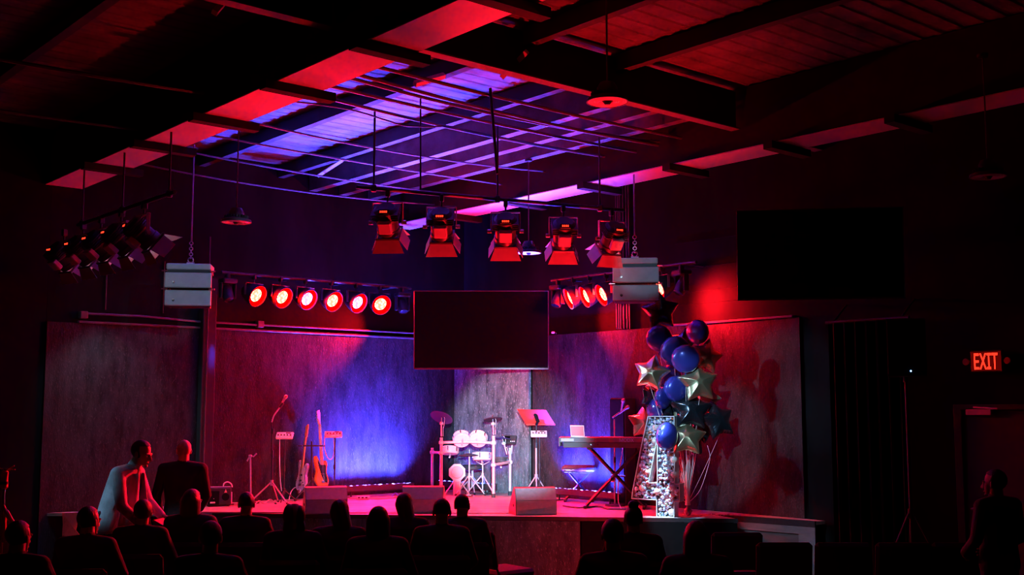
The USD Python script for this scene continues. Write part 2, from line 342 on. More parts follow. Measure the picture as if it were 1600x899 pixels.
part(cu, "cloth", fold_curtain(ab(14.85, 1.0), ab(14.85, 1.75), 0.0, 3.2, 5, .05), matte_black)
part(cu, "rail", cyl(ab(14.82, .9, 3.22), ab(14.82, 1.8, 3.22), .02), black_metal)
# ================================================================ STAGE LIGHTING
def led_face(name, col, gain, core):
    """lens of LED clusters: whitish-hot dots over the glowing lens, brighter towards the middle (emitted light)"""
    return usdkit.material(stage, "/World/Looks/" + name, {
        "t": ("texture_coordinate", {}), "v": ("voronoi_texture", {"scale": 26.0}),
        "r": ("rgb_ramp", {"ramp": [(0.25, core), (0.6, col)]}),
        "e": ("emission", {"strength": gain})}, [("t.object", "v.vector"), ("v.distance", "r.fac"), ("r.color", "e.color")], surface="e.emission")
par_core = led_face("par_led_core", (1.0, 0.0010, 0.0006), PAR_GAIN, (1.0, 0.0035, 0.0020))
mag_core = led_face("par_led_core_magenta", (1.0, 0.002, 0.02), MAG_GAIN, (1.0, 0.007, 0.10))
par_halo = em("red_bloom_glow", (1.0, 0.0, 0.0), 2.2)  # emissive stand-in for the red bloom around each lamp
def make_par(label, group, core):
    """local: lens looks along +y tilted down; clamp at the top, origin at the pipe"""
    t = thing("par_light", label, "stage light", group=group)
    part(t, "clamp", cat(box((0, 0, 0), (.04, .07, .07), .008), cyl((0, 0, -.03), (0, 0, -.09), .010)), black_metal)
    yk = []
    for s in (-1, 1): yk.append(bx(s*.176 - .004, s*.176 + .004, -.02, .02, -.27, -.09, .002))
    yk.append(bx(-.18, .18, -.02, .02, -.10, -.09, .002))
    part(t, "yoke", cat(*yk), steel)
    K = (T(0, 0, -.25), RX(-PAR_TILT))
    body = lathe([(0, -.18), (.085, -.18), (.12, -.14), (.155, -.03), (.168, .05), (.168, .095), (.160, .095), (.158, .045), (0, .045)], 28)
    body.apply_transform(RX(-90))
    part(t, "can", xf(body, RX(-PAR_TILT), T(0, 0, -.25)), black_metal)
    ln = lathe([(0, .058), (.100, .054), (.100, .046), (0, .046)], 28); ln.apply_transform(RX(-90))
    part(t, "lens", xf(ln, RX(-PAR_TILT), T(0, 0, -.25)), core, False)
    rm = lathe([(.101, .050), (.158, .066), (.158, .046), (.101, .046), (.101, .050)], 32); rm.apply_transform(RX(-90))
    part(t, "lens_rim", xf(rm, RX(-PAR_TILT), T(0, 0, -.25)), par_halo, False)  # glowing ring added to imitate lens bloom
    return t
PAR_TILT = 24.0
def par_beam(i, loc, rz):
    r, tl = math.radians(rz + 90), math.radians(PAR_TILT); d0 = np.array([math.cos(r)*math.cos(tl), math.sin(r)*math.cos(tl), -math.sin(tl)]); tl = math.radians(52)
    d1 = np.array([math.cos(r)*math.cos(tl), math.sin(r)*math.cos(tl), -math.sin(tl)])
    spot("/World/par_beam_%d" % i, loc + np.array([0, 0, -.25]) + d0 * .11, d1, RED, PAR_SPOT, 38, 1.0, .08)
BARZ = 4.0
LB, RB = A_WALL - .42, B_WALL - .42
ordinal = ["first", "second", "third", "fourth", "fifth", "sixth"]
def lamp_pos(px, plane): return (at_a(px, 445, LB) if plane == "L" else at_b(px, 430, RB)) * np.array([1, 1, 0]) + np.array([0, 0, BARZ + .03])
par0 = make_par("red glowing stage light nearest the left speaker array on the left bar", "red stage lights on the left bar", par_core)
par0.GetAttribute("xformOp:translate").Set(Gf.Vec3d(*lamp_pos(397, "L"))); par0.GetAttribute("xformOp:rotateZ").Set(ROT_A + 180 - 90 + 18)
mag0 = make_par("pinkish white stage light, third from the left on the left bar", "red stage lights on the left bar", mag_core)
mag0.GetAttribute("xformOp:translate").Set(Gf.Vec3d(*lamp_pos(477, "L"))); mag0.GetAttribute("xformOp:rotateZ").Set(ROT_A + 180 - 90 + 14)
LROT = [18, 16, 14, 10, 12, -8]
for i, px in enumerate((397, 438, 477, 517, 556, 593)):
    par_beam(i, lamp_pos(px, "L"), ROT_A + 90 + LROT[i])
    if i in (0, 2): continue
    dup(mag0 if i == 4 else par0, lamp_pos(px, "L"), ROT_A + 90 + LROT[i],
        ["", "red glowing stage light, second from the left on the left bar", "", "red glowing stage light, fourth from the left on the left bar", "pinkish white stage light, fifth from the left on the left bar", "narrow looking red stage light at the right end of the left bar"][i], "red stage lights on the left bar")
for i, px in enumerate((896, 921, 947, 1034)):
    par_beam(6 + i, lamp_pos(px, "R"), ROT_B + 90 + (-28, -24, -20, -16)[i])
    dup(par0, lamp_pos(px, "R"), ROT_B + 90 + (-28, -24, -20, -16)[i],
        ["narrow looking red stage light at the left end of the right bar, beside the television", "red stage light, second from the television on the right bar", "red stage light just left of the right speaker array", "red stage light just right of the right speaker array"][i], "red stage lights on the right bar")
# bars on the walls
def wall_bar(p, q, label, n):
    t = thing("lighting_bar", label, "lighting bar")
    part(t, "pipe", cyl(p, q, .024, n=12), pipe_blue)
    for s in np.linspace(.08, .92, n):
        c = p + (q - p) * s; w = (AX if n == 4 else BX) * .42
        part(t, "wall_bracket", tube([c, c + w], .014, 6), black_metal)
    return t
pipe_blue = pm("lighting_pipe_black", (0.05, 0.05, 0.055), 0.35, 0.3, color2=(0.08, 0.08, 0.085), scale=10)
P = lambda px, py, pl: (at_a(px, py, LB) if pl == "L" else at_b(px, py, RB)) * np.array([1, 1, 0]) + np.array([0, 0, BARZ + .06])
wall_bar(P(346, 430, "L"), P(642, 445, "L"), "black lighting bar with six lamps along the left back wall", 4)
wall_bar(P(862, 440, "R"), P(1088, 412, "R"), "black lighting bar with red lamps along the right back wall", 3)

# small dark moving heads at the ends of the bars
mh_glass = pm("moving_head_lens", (0.03, 0.03, 0.06), 0.08, 0.2)
def make_head(label):
    t = thing("moving_head_light", label, "stage light", group="dark moving lights at the ends of the wall bars")
    part(t, "clamp", box((0, 0, -.02), (.05, .07, .08), .01), black_metal)
    part(t, "base", box((0, 0, -.09), (.22, .20, .07), .015), black_plastic)
    part(t, "yoke_arm", box((-.105, 0, -.23), (.03, .09, .24), .012), black_plastic); part(t, "yoke_arm", box((.105, 0, -.23), (.03, .09, .24), .012), black_plastic)
    h = lathe([(0, -.13), (.05, -.13), (.075, -.09), (.082, 0), (.078, .10), (.066, .12), (.06, .105), (0, .10)], 24)
    part(t, "head", xf(h, RX(-150), T(0, 0, -.27)), black_plastic)
    l = lathe([(0, .118), (.035, .114), (.058, .106), (0, .1055)], 20)
    part(t, "lens", xf(l, RX(-150), T(0, 0, -.27)), mh_glass)
    return t
h0 = make_head("small dark moving light at the left end of the left bar, beside the speaker array")
h0.GetAttribute("xformOp:translate").Set(Gf.Vec3d(*lamp_pos(356, "L"))); h0.GetAttribute("xformOp:rotateZ").Set(ROT_A + 90)
dup(h0, lamp_pos(629, "L"), ROT_A + 80, "small dark moving light at the right end of the left bar, left of the television")
dup(h0, lamp_pos(872, "R"), ROT_B + 90, "small dark moving light at the left end of the right bar, right of the television")
dup(h0, lamp_pos(1065, "R"), ROT_B + 75, "small dark moving light above the balloons at the right end of the right bar")
# their narrow blue beams graze the wall below them
for px, pl in ((347, "L"), (621, "L"), (879, "R")):
    p = lamp_pos(px, pl) + np.array([0, 0, -.45]); d = (AX if pl == "L" else BX) * .36 + np.array([0, 0, -1.0])
    spot("/World/head_beam_%d" % px, p, d, BLUE, 160.0, 5.0, 0.9, .03)

# ---------------------------------------------------------------- fresnels with barn doors
disp = em("red_display", (1.0, 0.03, 0.01), 3.0)
lens_w = em("fresnel_lens_glow", (0.6, 0.82, 1.0), 5.0)
door_mat = pm("barn_door_grey", (0.42, 0.41, 0.41), 0.55, 0.0, color2=(0.36, 0.35, 0.35), scale=8)
TILT_F = 48.0
def make_fresnel(label, group, tilt):
    """local: beam along +y, tilted down; origin on the pipe"""
    t = thing("fresnel_light", label, "stage light", group=group)
    part(t, "clamp", cat(box((0, 0, -.01), (.05, .07, .09), .01), cyl((0, 0, -.05), (0, 0, -.12), .012)), black_metal)
    yk = [bx(-.17, .17, -.022, .022, -.125, -.112, .003)]
    for s in (-1, 1): yk.append(bx(s*.168 - .005, s*.168 + .005, -.022, .022, -.36, -.115, .002))
    part(t, "yoke", cat(*yk), steel)
    for s in (-1, 1): part(t, "tilt_knob", cyl((s*.16, 0, -.34), (s*.21, 0, -.34), .024, n=10), chrome)
    K = (RX(-tilt), T(0, 0, -.34))
    body = lathe([(0, -.20), (.10, -.20), (.135, -.17), (.14, -.06), (.12, -.04), (.12, .06), (.13, .07), (.13, .13), (.115, .13), (.11, .09), (0, .09)], 28); body.apply_transform(RX(-90))
    part(t, "housing", xf(body, *K), black_metal)
    fins = [box((0, y, 0), (.30, .006, .24), .002) for y in (-.165, -.14, -.115, -.09)]
    part(t, "heat_sink", xf(cat(*fins), *K), black_metal)
    bx_ = box((0, -.03, -.15), (.15, .15, .07), .012); part(t, "driver_box", xf(bx_, *K), door_mat)
    part(t, "display", xf(cat(*[box((-.034 + .022*i, -.222, .02), (.016, .004, .022)) for i in range(4)]), RX(-6), T(0, 0, -.30)), disp, False)
    part(t, "display_panel", xf(box((0, -.212, .02), (.13, .02, .06), .006), RX(-6), T(0, 0, -.30)), black_plastic)
    l = lathe([(0, .118), (.06, .112), (.108, .098), (0, .095)], 24); l.apply_transform(RX(-90))
    part(t, "lens", xf(l, *K), lens_w, True)
    fr = cat(*[box((s*.128, .14, 0), (.014, .025, .27), .003) for s in (-1, 1)], *[box((0, .14, s*.128), (.27, .025, .014), .003) for s in (-1, 1)])
    part(t, "barn_door_frame", xf(fr, *K), black_metal)
    def flap(w0, w1, L, ang, side):
        m = extr([(-w0/2, 0), (w0/2, 0), (w1/2, L), (-w1/2, L)], .004); m = xf(m, T(0, 0, -.002))
        if side == "bottom": return xf(m, RX(-ang), T(0, .15, -.128))
        if side == "top": return xf(m, RX(ang), T(0, .15, .128))
        m = xf(m, RY(90 if side == "left" else -90))
        return xf(m, RZ(ang if side == "left" else -ang), T(-.128 if side == "left" else .128, .15, 0))
    part(t, "barn_door", xf(flap(.25, .36, .15, 24, "bottom"), *K), door_mat, False)
    part(t, "barn_door", xf(flap(.25, .36, .19, 30, "top"), *K), door_mat, False)
    part(t, "barn_door", xf(flap(.23, .20, .17, 25, "left"), *K), door_mat, False)
    part(t, "barn_door", xf(flap(.23, .20, .17, 25, "right"), *K), door_mat, False)
    return t
# centre pipe hung above the first rows
FZ = 4.52
pc0, pc1 = at_z(556, 292, FZ), at_z(975, 329, FZ)
def hang_pipe(p, q, label, tops):
    t = thing("hanging_light_pipe", label, "lighting pipe")
    part(t, "pipe", cyl(p, q, .024, n=12), black_metal)
    for s in tops:
        c = p + (q - p) * s; part(t, "drop_rod", cyl(c, (c[0], c[1], GZ + .3), .012, n=8), black_metal)
        part(t, "rod_clamp", box(c, (.06, .06, .08), .01), black_metal)
hang_pipe(pc0, pc1, "black pipe over the stage front carrying five barn door lights", (.06, .5, .9))
dC = (pc1 - pc0) / np.linalg.norm(pc1 - pc0)
headC = math.degrees(math.atan2(dC[1], dC[0]))
def on_pipe(px, p, q):
    n = np.cross(q - p, [0, 0, 1.0]); d = ray(px, 310); return CAM + d * (((p - CAM) @ n) / (d @ n)) * np.array([1, 1, 0]) + np.array([0, 0, p[2] - CAM[2]])
cl = ["barn door stage light at the left end of the centre pipe", "barn door stage light, second from the left on the centre pipe", "barn door stage light in the middle of the centre pipe",
      "barn door stage light, fourth from the left on the centre pipe", "barn door stage light at the right end of the centre pipe, above the speaker array"]
fr0 = None; cpos = []
for i, px in enumerate((606, 690, 790, 880, 955)):
    loc = on_pipe(px, pc0, pc1) - np.array([0, 0, .03]); rz = (-6, -2, 0, 4, 22)[i]
    if fr0 is None:
        fr0 = make_fresnel(cl[0], "barn door lights on the centre pipe", TILT_F)
        fr0.GetAttribute("xformOp:translate").Set(Gf.Vec3d(*loc)); fr0.GetAttribute("xformOp:rotateZ").Set(rz)
    else: dup(fr0, loc, rz, cl[i])
    cpos.append((loc, rz))
# left pipe under the left girder
FZ2 = 4.42
pl0, pl1 = ab(14.35, 5.0, FZ2), ab(11.45, 5.0, FZ2)
hang_pipe(pl0, pl1, "black pipe at the left carrying five barn door lights seen from the side", (.05, .5, .95))
ll = ["leftmost of the five barn door lights on the left pipe", "second from the left of the five barn door lights on the left pipe", "middle one of the five barn door lights on the left pipe",
      "fourth from the left of the five barn door lights on the left pipe", "rightmost light on the left pipe, with pale lit barn doors"]
fl0 = None; lpos = []
for i, px in enumerate((103, 132, 160, 191, 226)):
    loc = on_pipe(px, pl0, pl1) - np.array([0, 0, .03]); rz = ROT_B - 90 + (14, 10, 8, 2, -6)[i]
    if fl0 is None:
        fl0 = make_fresnel(ll[0], "barn door lights on the left pipe", 38.0)
        fl0.GetAttribute("xformOp:translate").Set(Gf.Vec3d(*loc)); fl0.GetAttribute("xformOp:rotateZ").Set(rz)
    else: dup(fl0, loc, rz, ll[i])
    lpos.append((loc, rz))
# the light of the fresnels leaves each lens along the housing's axis
def fres_spot(name, loc, rz, tilt, target, power, cone, soft=.6):
    r, t = math.radians(rz + 90), math.radians(tilt)
    d0 = np.array([math.cos(r) * math.cos(t), math.sin(r) * math.cos(t), -math.sin(t)])
    o = loc + np.array([0, 0, -.34]) + d0 * .15
    spot("/World/" + name, o, np.asarray(target) - o, WHITE, power, cone, soft, .05)
# ================================================================ HANGING GEAR
array_mat = pm("speaker_cabinet_grey", (0.46, 0.48, 0.50), 0.55, color2=(0.40, 0.42, 0.44), scale=9, bump=0.15, bscale=160)
array_dark = pm("speaker_cabinet_edge", (0.03, 0.03, 0.035), 0.5)
def make_array(label):
    """two cabinets under a fly frame; front grilles look along -y; origin at the shackle"""
    t = thing("line_array_speaker", label, "hanging speaker", group="small hanging speaker arrays beside the stage")
    w = .58
    part(t, "chain", cat(*[xf(trimesh.creation.torus(.022, .006, 12, 6), RX(90) if i % 2 else RY(90), T(0, 0, .06 + i*.036)) for i in range(6)],
                         tube([(0, 0, .27), (0, 0, 1.55)], .012, 6)), steel)
    part(t, "shackle", cat(xf(trimesh.creation.torus(.034, .009, 16, 8), RX(90), T(0, 0, .02)), cyl((-.05, 0, -.015), (.05, 0, -.015), .010)), chrome)
    part(t, "fly_frame", cat(bx(-w/2+.01, w/2-.01, -.17, .17, -.125, -.045, .012), box((0, 0, -.04), (.08, .20, .03), .008)), array_mat)
    for k, (z1, z0, d) in enumerate(((-.16, -.365, .0), (-.385, -.595, .02))):
        m = extr([(-w/2, -.17+d), (w/2, -.17+d), (w/2-.08, .2), (-w/2+.08, .2)], z1 - z0); m.apply_translation([0, 0, z0])
        c = part(t, "cabinet", m, array_dark, False)
        g = box((0, -.172+d, (z0+z1)/2), (w, .022, z1 - z0 - .012), .009)
        part(c, "front_grille", g, array_mat)
        part(c, "badge", xf(lathe([(0, .008), (.016, .006), (.018, 0), (0, 0)], 16), RX(90), T(-w/2+.11, -.183+d, z0+.075)), chrome)
    part(t, "gap_seal", bx(-w/2+.015, w/2-.015, -.15, .15, -.166, -.12), array_dark, False)
    for s in (-1, 1):
        for z in (-.143, -.375): part(t, "rigging_pin", cyl((s*(w/2-.03), -.16, z), (s*(w/2+.045), -.16, z), .010, n=10), chrome)
    part(t, "side_plate", bx(-w/2+.03, -w/2+.05, -.10, .12, -.60, -.08), array_dark); part(t, "side_plate", bx(w/2-.05, w/2-.03, -.10, .12, -.60, -.08), array_dark)
    return t
YA = 14.6
p = at_y(298, 409, YA); ar0 = make_array("grey two-box speaker array hanging at the left of the stage"); 
ar0.GetAttribute("xformOp:translate").Set(Gf.Vec3d(*p)); ar0.GetAttribute("xformOp:rotateZ").Set(8.0)
dup(ar0, at_y(992, 400, 14.3), -4.0, "grey two-box speaker array hanging at the right, just left of a red lamp")
# conduit bundle on the right wall behind the right array
cb = thing("cable_conduits", "bundle of thin vertical conduits on the right wall under the hanging speaker", "conduit")
for i, px in enumerate((964, 967.5, 970.5, 975, 980, 984)):
    q = at_b(px, 470, B_WALL - .05); q2 = at_b(px, 514, B_WALL - .05); part(cb, "conduit", cyl((q[0], q[1], q2[2]), (q[0], q[1], 5.6), .014, n=8), pipe_mat)
# ---------------------------------------------------------------- televisions
screen = pm("dark_screen_glass", (0.004, 0.004, 0.005), 0.10, specular_ior_level=0.05)
bezel = pm("tv_bezel", (0.03, 0.03, 0.035), 0.35)
def make_tv(label, w, h, loc, rz, tilt):
    t = thing("television", label, "television", loc, rz)
    K = (RX(tilt),)
    part(t, "cabinet", xf(cat(box((0, .03, 0), (w, .05, h), .012), box((0, .075, 0), (w*.6, .06, h*.6), .02)), *K), bezel)
    part(t, "screen", xf(box((0, .002, .006), (w - .03, .008, h - .045), .002), *K), screen, False)
    fr = cat(bx(-w/2, w/2, -.003, .02, -h/2, -h/2+.022, .003), bx(-w/2, w/2, -.003, .02, h/2-.012, h/2, .003), bx(-w/2, -w/2+.012, -.003, .02, -h/2, h/2, .003), bx(w/2-.012, w/2, -.003, .02, -h/2, h/2, .003))
    part(t, "bezel", xf(fr, *K), pm(f"tv_bezel_edge_{len(label)}", (0.12, 0.12, 0.13), 0.3, 0.6))
    part(t, "mount", cat(box((0, .14, 0), (.5, .08, .4), .01), cyl((0, .16, .05), (0, .55, .05), .04)), black_metal)
    return t
p = at_y(752, 516, 17.35); make_tv("large switched off television hanging in front of the stage corner", 2.07, 1.21, p, 0.0, 6)
p = at_y(1281, 397, 12.9); make_tv("large switched off television high on the dark right wall", 1.87, 1.05, p, -8.0, 4)
lt = thing("power_adapter", "small pale plug with adapter beside the right edge of the corner television", "adapter", at_y(864, 520, 17.30))
part(lt, "plug", box((0, 0, 0), (.05, .03, .03), .006), white_plastic); part(lt, "cord", tube([(0.02, 0, 0), (.05, .01, 0), (.06, .3, 0)], .006, 6), black_plastic)
# ---------------------------------------------------------------- round high bay pendants (switched off)
lensw = pm("pendant_lens_white", (0.72, 0.72, 0.72), 0.4)
def make_pendant(label, L):
    t = thing("pendant_lamp", label, "pendant lamp", group="round switched off pendant lamps")
    part(t, "rod", cyl((0, 0, .16), (0, 0, L), .008, n=8), pipe_mat)
    part(t, "canopy", lathe([(0, L), (.05, L), (.05, L-.03), (.01, L-.04), (0, L-.04)], 16), black_metal)
    part(t, "driver_housing", lathe([(0, .17), (.06, .165), (.085, .12), (.09, .06), (0, .06)], 24), black_metal)
    fins = [xf(box((.10, 0, .055), (.07, .006, .05), .001), RZ(15*k)) for k in range(24)]
    part(t, "heat_sink", cat(*fins), black_metal)
    part(t, "shade", lathe([(0, .06), (.10, .055), (.165, .03), (.172, .0), (.162, .0), (.158, .02), (.04, .03), (0, .03)], 36), black_metal)
    pr = [(.045, .012), (.05, .006)]
    for k in range(6): r = .055 + k*.018; pr += [(r, .004), (r + .009, .000), (r + .018, .004)]
    pr += [(.160, .012), (.045, .012)]
    part(t, "lens_ring", lathe(pr, 36), lensw)
    part(t, "sensor_cap", lathe([(0, -.022), (.02, -.02), (.034, .0), (.042, .012), (0, .014)], 20), black_plastic)
    return t
YP = 9.1
p = at_y(949, 160, YP); pd = make_pendant("round pendant lamp nearest the camera, with pinkish ribbed lens, high in the centre", 1.0)
pd.GetAttribute("xformOp:translate").Set(Gf.Vec3d(*p))
for (px, py, yy, lb) in ((369, 348, 12.7, "round pendant lamp on a long rod at the left, above the wall lamps"), (826, 396, 15.2, "round purple lit pendant lamp above the corner television"), (1544, 277, 10.6, "round dim red pendant lamp above the lighted exit sign")):
    p = at_y(px, py, yy); t = make_pendant(lb, DECK - .36 - p[2]); t.GetAttribute("xformOp:translate").Set(Gf.Vec3d(*p))
# ---------------------------------------------------------------- right wall: exit sign, door, speaker on a pole
exit_em = em("exit_red_glow", (1.0, 0.035, 0.015), EXIT_GAIN)
exit_dim = em("exit_panel_glow", (1.0, 0.01, 0.005), 0.10)
exit_body = pm("exit_sign_case", (0.10, 0.02, 0.02), 0.5)
HW = ROT_A                                 # a thing on the right wall: local -y looks into the hall
p = at_b(1545, 565, B_WALL - .02)
t = thing("exit_sign", "red lighted exit sign with two emergency lamp heads above the door", "exit sign", p, ROT_A - 180)
part(t, "case", box((0, -.03, 0), (.37, .06, .24), .012), exit_body)
part(t, "face", box((0, -.062, 0), (.34, .006, .21), .002), exit_dim, False)
tx = meshkit.text_mesh("EXIT", .17, .006, bold=True); tx.apply_translation([-tx.bounds[:, 0].mean(), -tx.bounds[:, 1].mean(), 0]); 
sc = .27 / (tx.bounds[1, 0] - tx.bounds[0, 0]); tx.apply_transform(np.diag([sc, 1, 1, 1.0])); tx.apply_transform(RX(90)); tx.apply_translation([0, -.065, 0])
part(t, "lettering", tx, exit_em, False)
lamp_red = pm("emergency_lamp_red", (0.55, 0.12, 0.12), 0.3)
for s in (-1, 1): part(t, "lamp_head", cat(cyl((s*.185, -.03, 0), (s*.22, -.03, 0), .012), xf(lathe([(0, .0), (.03, .005), (.04, .04), (.036, .05), (0, .05)], 20), RX(90), T(s*.235, -.015, 0))), lamp_red)
# door under the sign
dm = pm("door_dark_paint", (0.035, 0.03, 0.03), 0.5, color2=(0.045, 0.04, 0.04), scale=3)
p0, p1 = at_b(1508, 700, B_WALL), at_b(1640, 700, B_WALL)
a0, a1 = float(p0 @ AX), float(p1 @ AX); ztop = at_b(1512, 641, B_WALL)[2]
dr = struct("door_1")
part(dr, "door_leaf", abbox(a1, a0, B_WALL - .05, B_WALL - .005, .01, ztop, .004), dm)
for aa in (a0 + .03, a1 - .03): part(dr, "door_jamb", abbox(aa - .045, aa + .045, B_WALL - .09, B_WALL, 0, ztop + .05, .006), black_metal)
part(dr, "door_head", abbox(a1 - .075, a0 + .075, B_WALL - .09, B_WALL, ztop + .003, ztop + .06, .006), black_metal)
q0, q1 = at_b(1509, 644, B_WALL - .12), at_b(1549, 644, B_WALL - .12); zz = q0[2]
closer_mat = pm("door_closer_aluminium", (0.70, 0.66, 0.67), 0.5, 0.2)
part(dr, "door_closer", abbox(float(q1 @ AX), float(q0 @ AX), B_WALL - .13, B_WALL - .05, zz - .035, zz + .028, .006), closer_mat, label="pale door closer body")
part(dr, "closer_arm", tube([ab(float(q0 @ AX) - .1, B_WALL - .14, zz + .05), ab(float(q1 @ AX) - .12, B_WALL - .22, zz + .035)], .010, 6), closer_mat)
part(dr, "door_handle", tube([ab(a0 - .1, B_WALL - .05, 1.02), ab(a0 - .1, B_WALL - .11, 1.02), ab(a0 - .24, B_WALL - .11, 1.02)], .012, 8), steel)
# speaker on a tripod pole at the right
sp = at_y(1432, 640, 12.2)
t = thing("pole_speaker", "tall black loudspeaker with a tiny blue light at the dark right side", "loudspeaker", (sp[0] - .1, 12.2, 0), -14)
ztop_, zbot_ = at_y(1420, 500, 12.2)[2], at_y(1420, 589, 12.2)[2]
part(t, "cabinet", xf(extr([(-.20, -.17), (.20, -.17), (.13, .19), (-.13, .19)], ztop_ - zbot_), T(0, 0, zbot_)), pm("loudspeaker_black", (0.03, 0.028, 0.028), 0.5, color2=(.04, .037, .037), scale=12), False)
part(t, "grille", box((0, -.178, (ztop_ + zbot_)/2), (.39, .02, ztop_ - zbot_ - .04), .008), matte_black)
part(t, "power_light", xf(trimesh.creation.icosphere(1, .010), T(.035, -.192, zbot_ + .055)), em("blue_led", (0.2, 0.45, 1.0), 6.0))
part(t, "socket", cyl((0, 0, zbot_ - .06), (0, 0, zbot_), .03), black_metal)
t2 = thing("speaker_stand", "black tripod stand under the loudspeaker at the dark right side", "speaker stand", (sp[0] - .1, 12.2, 0), -14)
part(t2, "pole", cyl((0, 0, .25), (0, 0, zbot_ - .03), .019), black_metal); part(t2, "collar", cyl((0, 0, .95), (0, 0, 1.05), .032), black_metal)
for k in range(3):
    g = math.radians(90 + 120*k); part(t2, "leg", tube([(.03*math.cos(g), .03*math.sin(g), 1.0), (.55*math.cos(g), .55*math.sin(g), .02)], .013, 8), black_metal)
    part(t2, "brace", tube([(.02*math.cos(g), .02*math.sin(g), .32), (.29*math.cos(g), .29*math.sin(g), .50)], .009, 6), black_metal)
# sheet of paper on the dark left front of the stage
q0 = at_z(97, 801, STG - .02); pp = thing("paper_notice", "red paper sheet hanging on the dark stage front at the left", "notice")
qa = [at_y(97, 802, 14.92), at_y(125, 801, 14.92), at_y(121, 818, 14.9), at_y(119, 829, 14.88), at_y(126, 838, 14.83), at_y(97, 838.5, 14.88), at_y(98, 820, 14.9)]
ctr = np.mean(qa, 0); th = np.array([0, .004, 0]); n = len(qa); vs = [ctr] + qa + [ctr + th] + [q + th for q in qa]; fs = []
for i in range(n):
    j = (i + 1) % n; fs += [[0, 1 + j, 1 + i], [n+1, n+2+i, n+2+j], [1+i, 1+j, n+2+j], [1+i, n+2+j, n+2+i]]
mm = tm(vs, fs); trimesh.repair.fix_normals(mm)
part(pp, "sheet", mm, pm("notice_paper", (0.78, 0.05, 0.05), 0.7, color2=(0.55, 0.03, 0.03), scale=26, ramp=(.55, .7)), False)  # the red is put into the colour of the sheet itself
# ================================================================ ON THE STAGE
def S(px, py): return at_z(px, py, STG)
def face_cam(p, extra=0.0): return math.degrees(math.atan2(-p[0], p[1])) + extra     # rotz so that local -y looks at the camera
# ---------------------------------------------------------------- blue LED battens on the floor along the walls
bat_em = em("batten_blue_led", BLUE, BAR_GAIN)
bat_body = pm("batten_black", (0.03, 0.03, 0.035), 0.5)
bat_dot = pm("batten_lens_rim", (0.10, 0.12, 0.35), 0.2)
def batten(label, p, q, tilt, spots, gain=1.0, goal=None, cone=19):
    L = float(np.linalg.norm(q - p)); c = (p + q) / 2; rz = math.degrees(math.atan2(*(q - p)[[1, 0]]))
    t = thing("led_batten", label, "stage light", (c[0], c[1], STG), rz, group="blue floor battens along the back walls")
    K = (RX(-tilt), T(0, 0, .13))
    part(t, "housing", xf(cat(bx(-L/2, L/2, -.05, .05, -.05, .03, .01), bx(-L/2, L/2, -.05, -.04, .02, .045, .003), bx(-L/2, L/2, .04, .05, .02, .045, .003)), *K), bat_body)
    n = 12
    for i in range(n):
        l = xf(lathe([(0, .002), (.022, .002), (.026, .008), (.032, .010), (.034, .0), (0, -.004)], 14), T(-L/2 + L*(i+.5)/n, 0, .031), *K)
        part(t, "lens", xf(lathe([(0, .024), (.014, .021), (.023, .010), (.024, .002), (0, .002)], 14), T(-L/2 + L*(i+.5)/n, 0, .031), *K), bat_em, False)
        part(t, "lens_rim", l, bat_dot)
    for s in (-1, 1): part(t, "foot", cat(bx(s*L*.38-.015, s*L*.38+.015, -.08, .08, 0, .012, .003), bx(s*L*.38-.008, s*L*.38+.008, -.012, .012, 0, .10, .002)), bat_body)
    n2 = np.array([-(q - p)[1], (q - p)[0], 0]) / L
    for i in range(spots):
        o = p + (q - p) * (i + .5) / spots; o = np.array([o[0], o[1], STG + .20])
        spot("/World/batten_beam_%s_%d" % (t.GetName(), i), o, (goal if goal is not None else o + [0, 0, 5]) + AX * (i - (spots - 1) / 2) * .6 - o, BLUE, BAR_SPOT * gain, cone, 1.0, .05)
        tl = math.radians(32); spot("/World/batten_wash_%s_%d" % (t.GetName(), i), o, n2 * math.sin(tl) + np.array([0, 0, math.cos(tl)]), BLUE, BAR_WALL * gain * .62, 50, 1.0, .05)
    return t
La = A_WALL - .40; Lb = B_WALL - .40
p, q = at_a(535, 755, La), at_a(645, 755, La); batten("blue glowing light batten on the floor before the left back wall", p * [1, 1, 0], q * [1, 1, 0], 8, 5, .75, ab(12.6, 7.9, 5.86))
p, q = at_b(862, 757, Lb), at_b(966, 757, Lb); batten("blue glowing light batten on the floor behind the keyboard bench", p * [1, 1, 0], q * [1, 1, 0], 8, 5, .55, ab(11.6, 9.1, 5.86))
p, q = c0 + (c1 - c0) * .02 + nrm * .40, c0 + (c1 - c0) * .80 + nrm * .40
batten("blue glowing light batten on the floor behind the drum kit", p * [1, 1, 0], q * [1, 1, 0], -4, 2, .02)

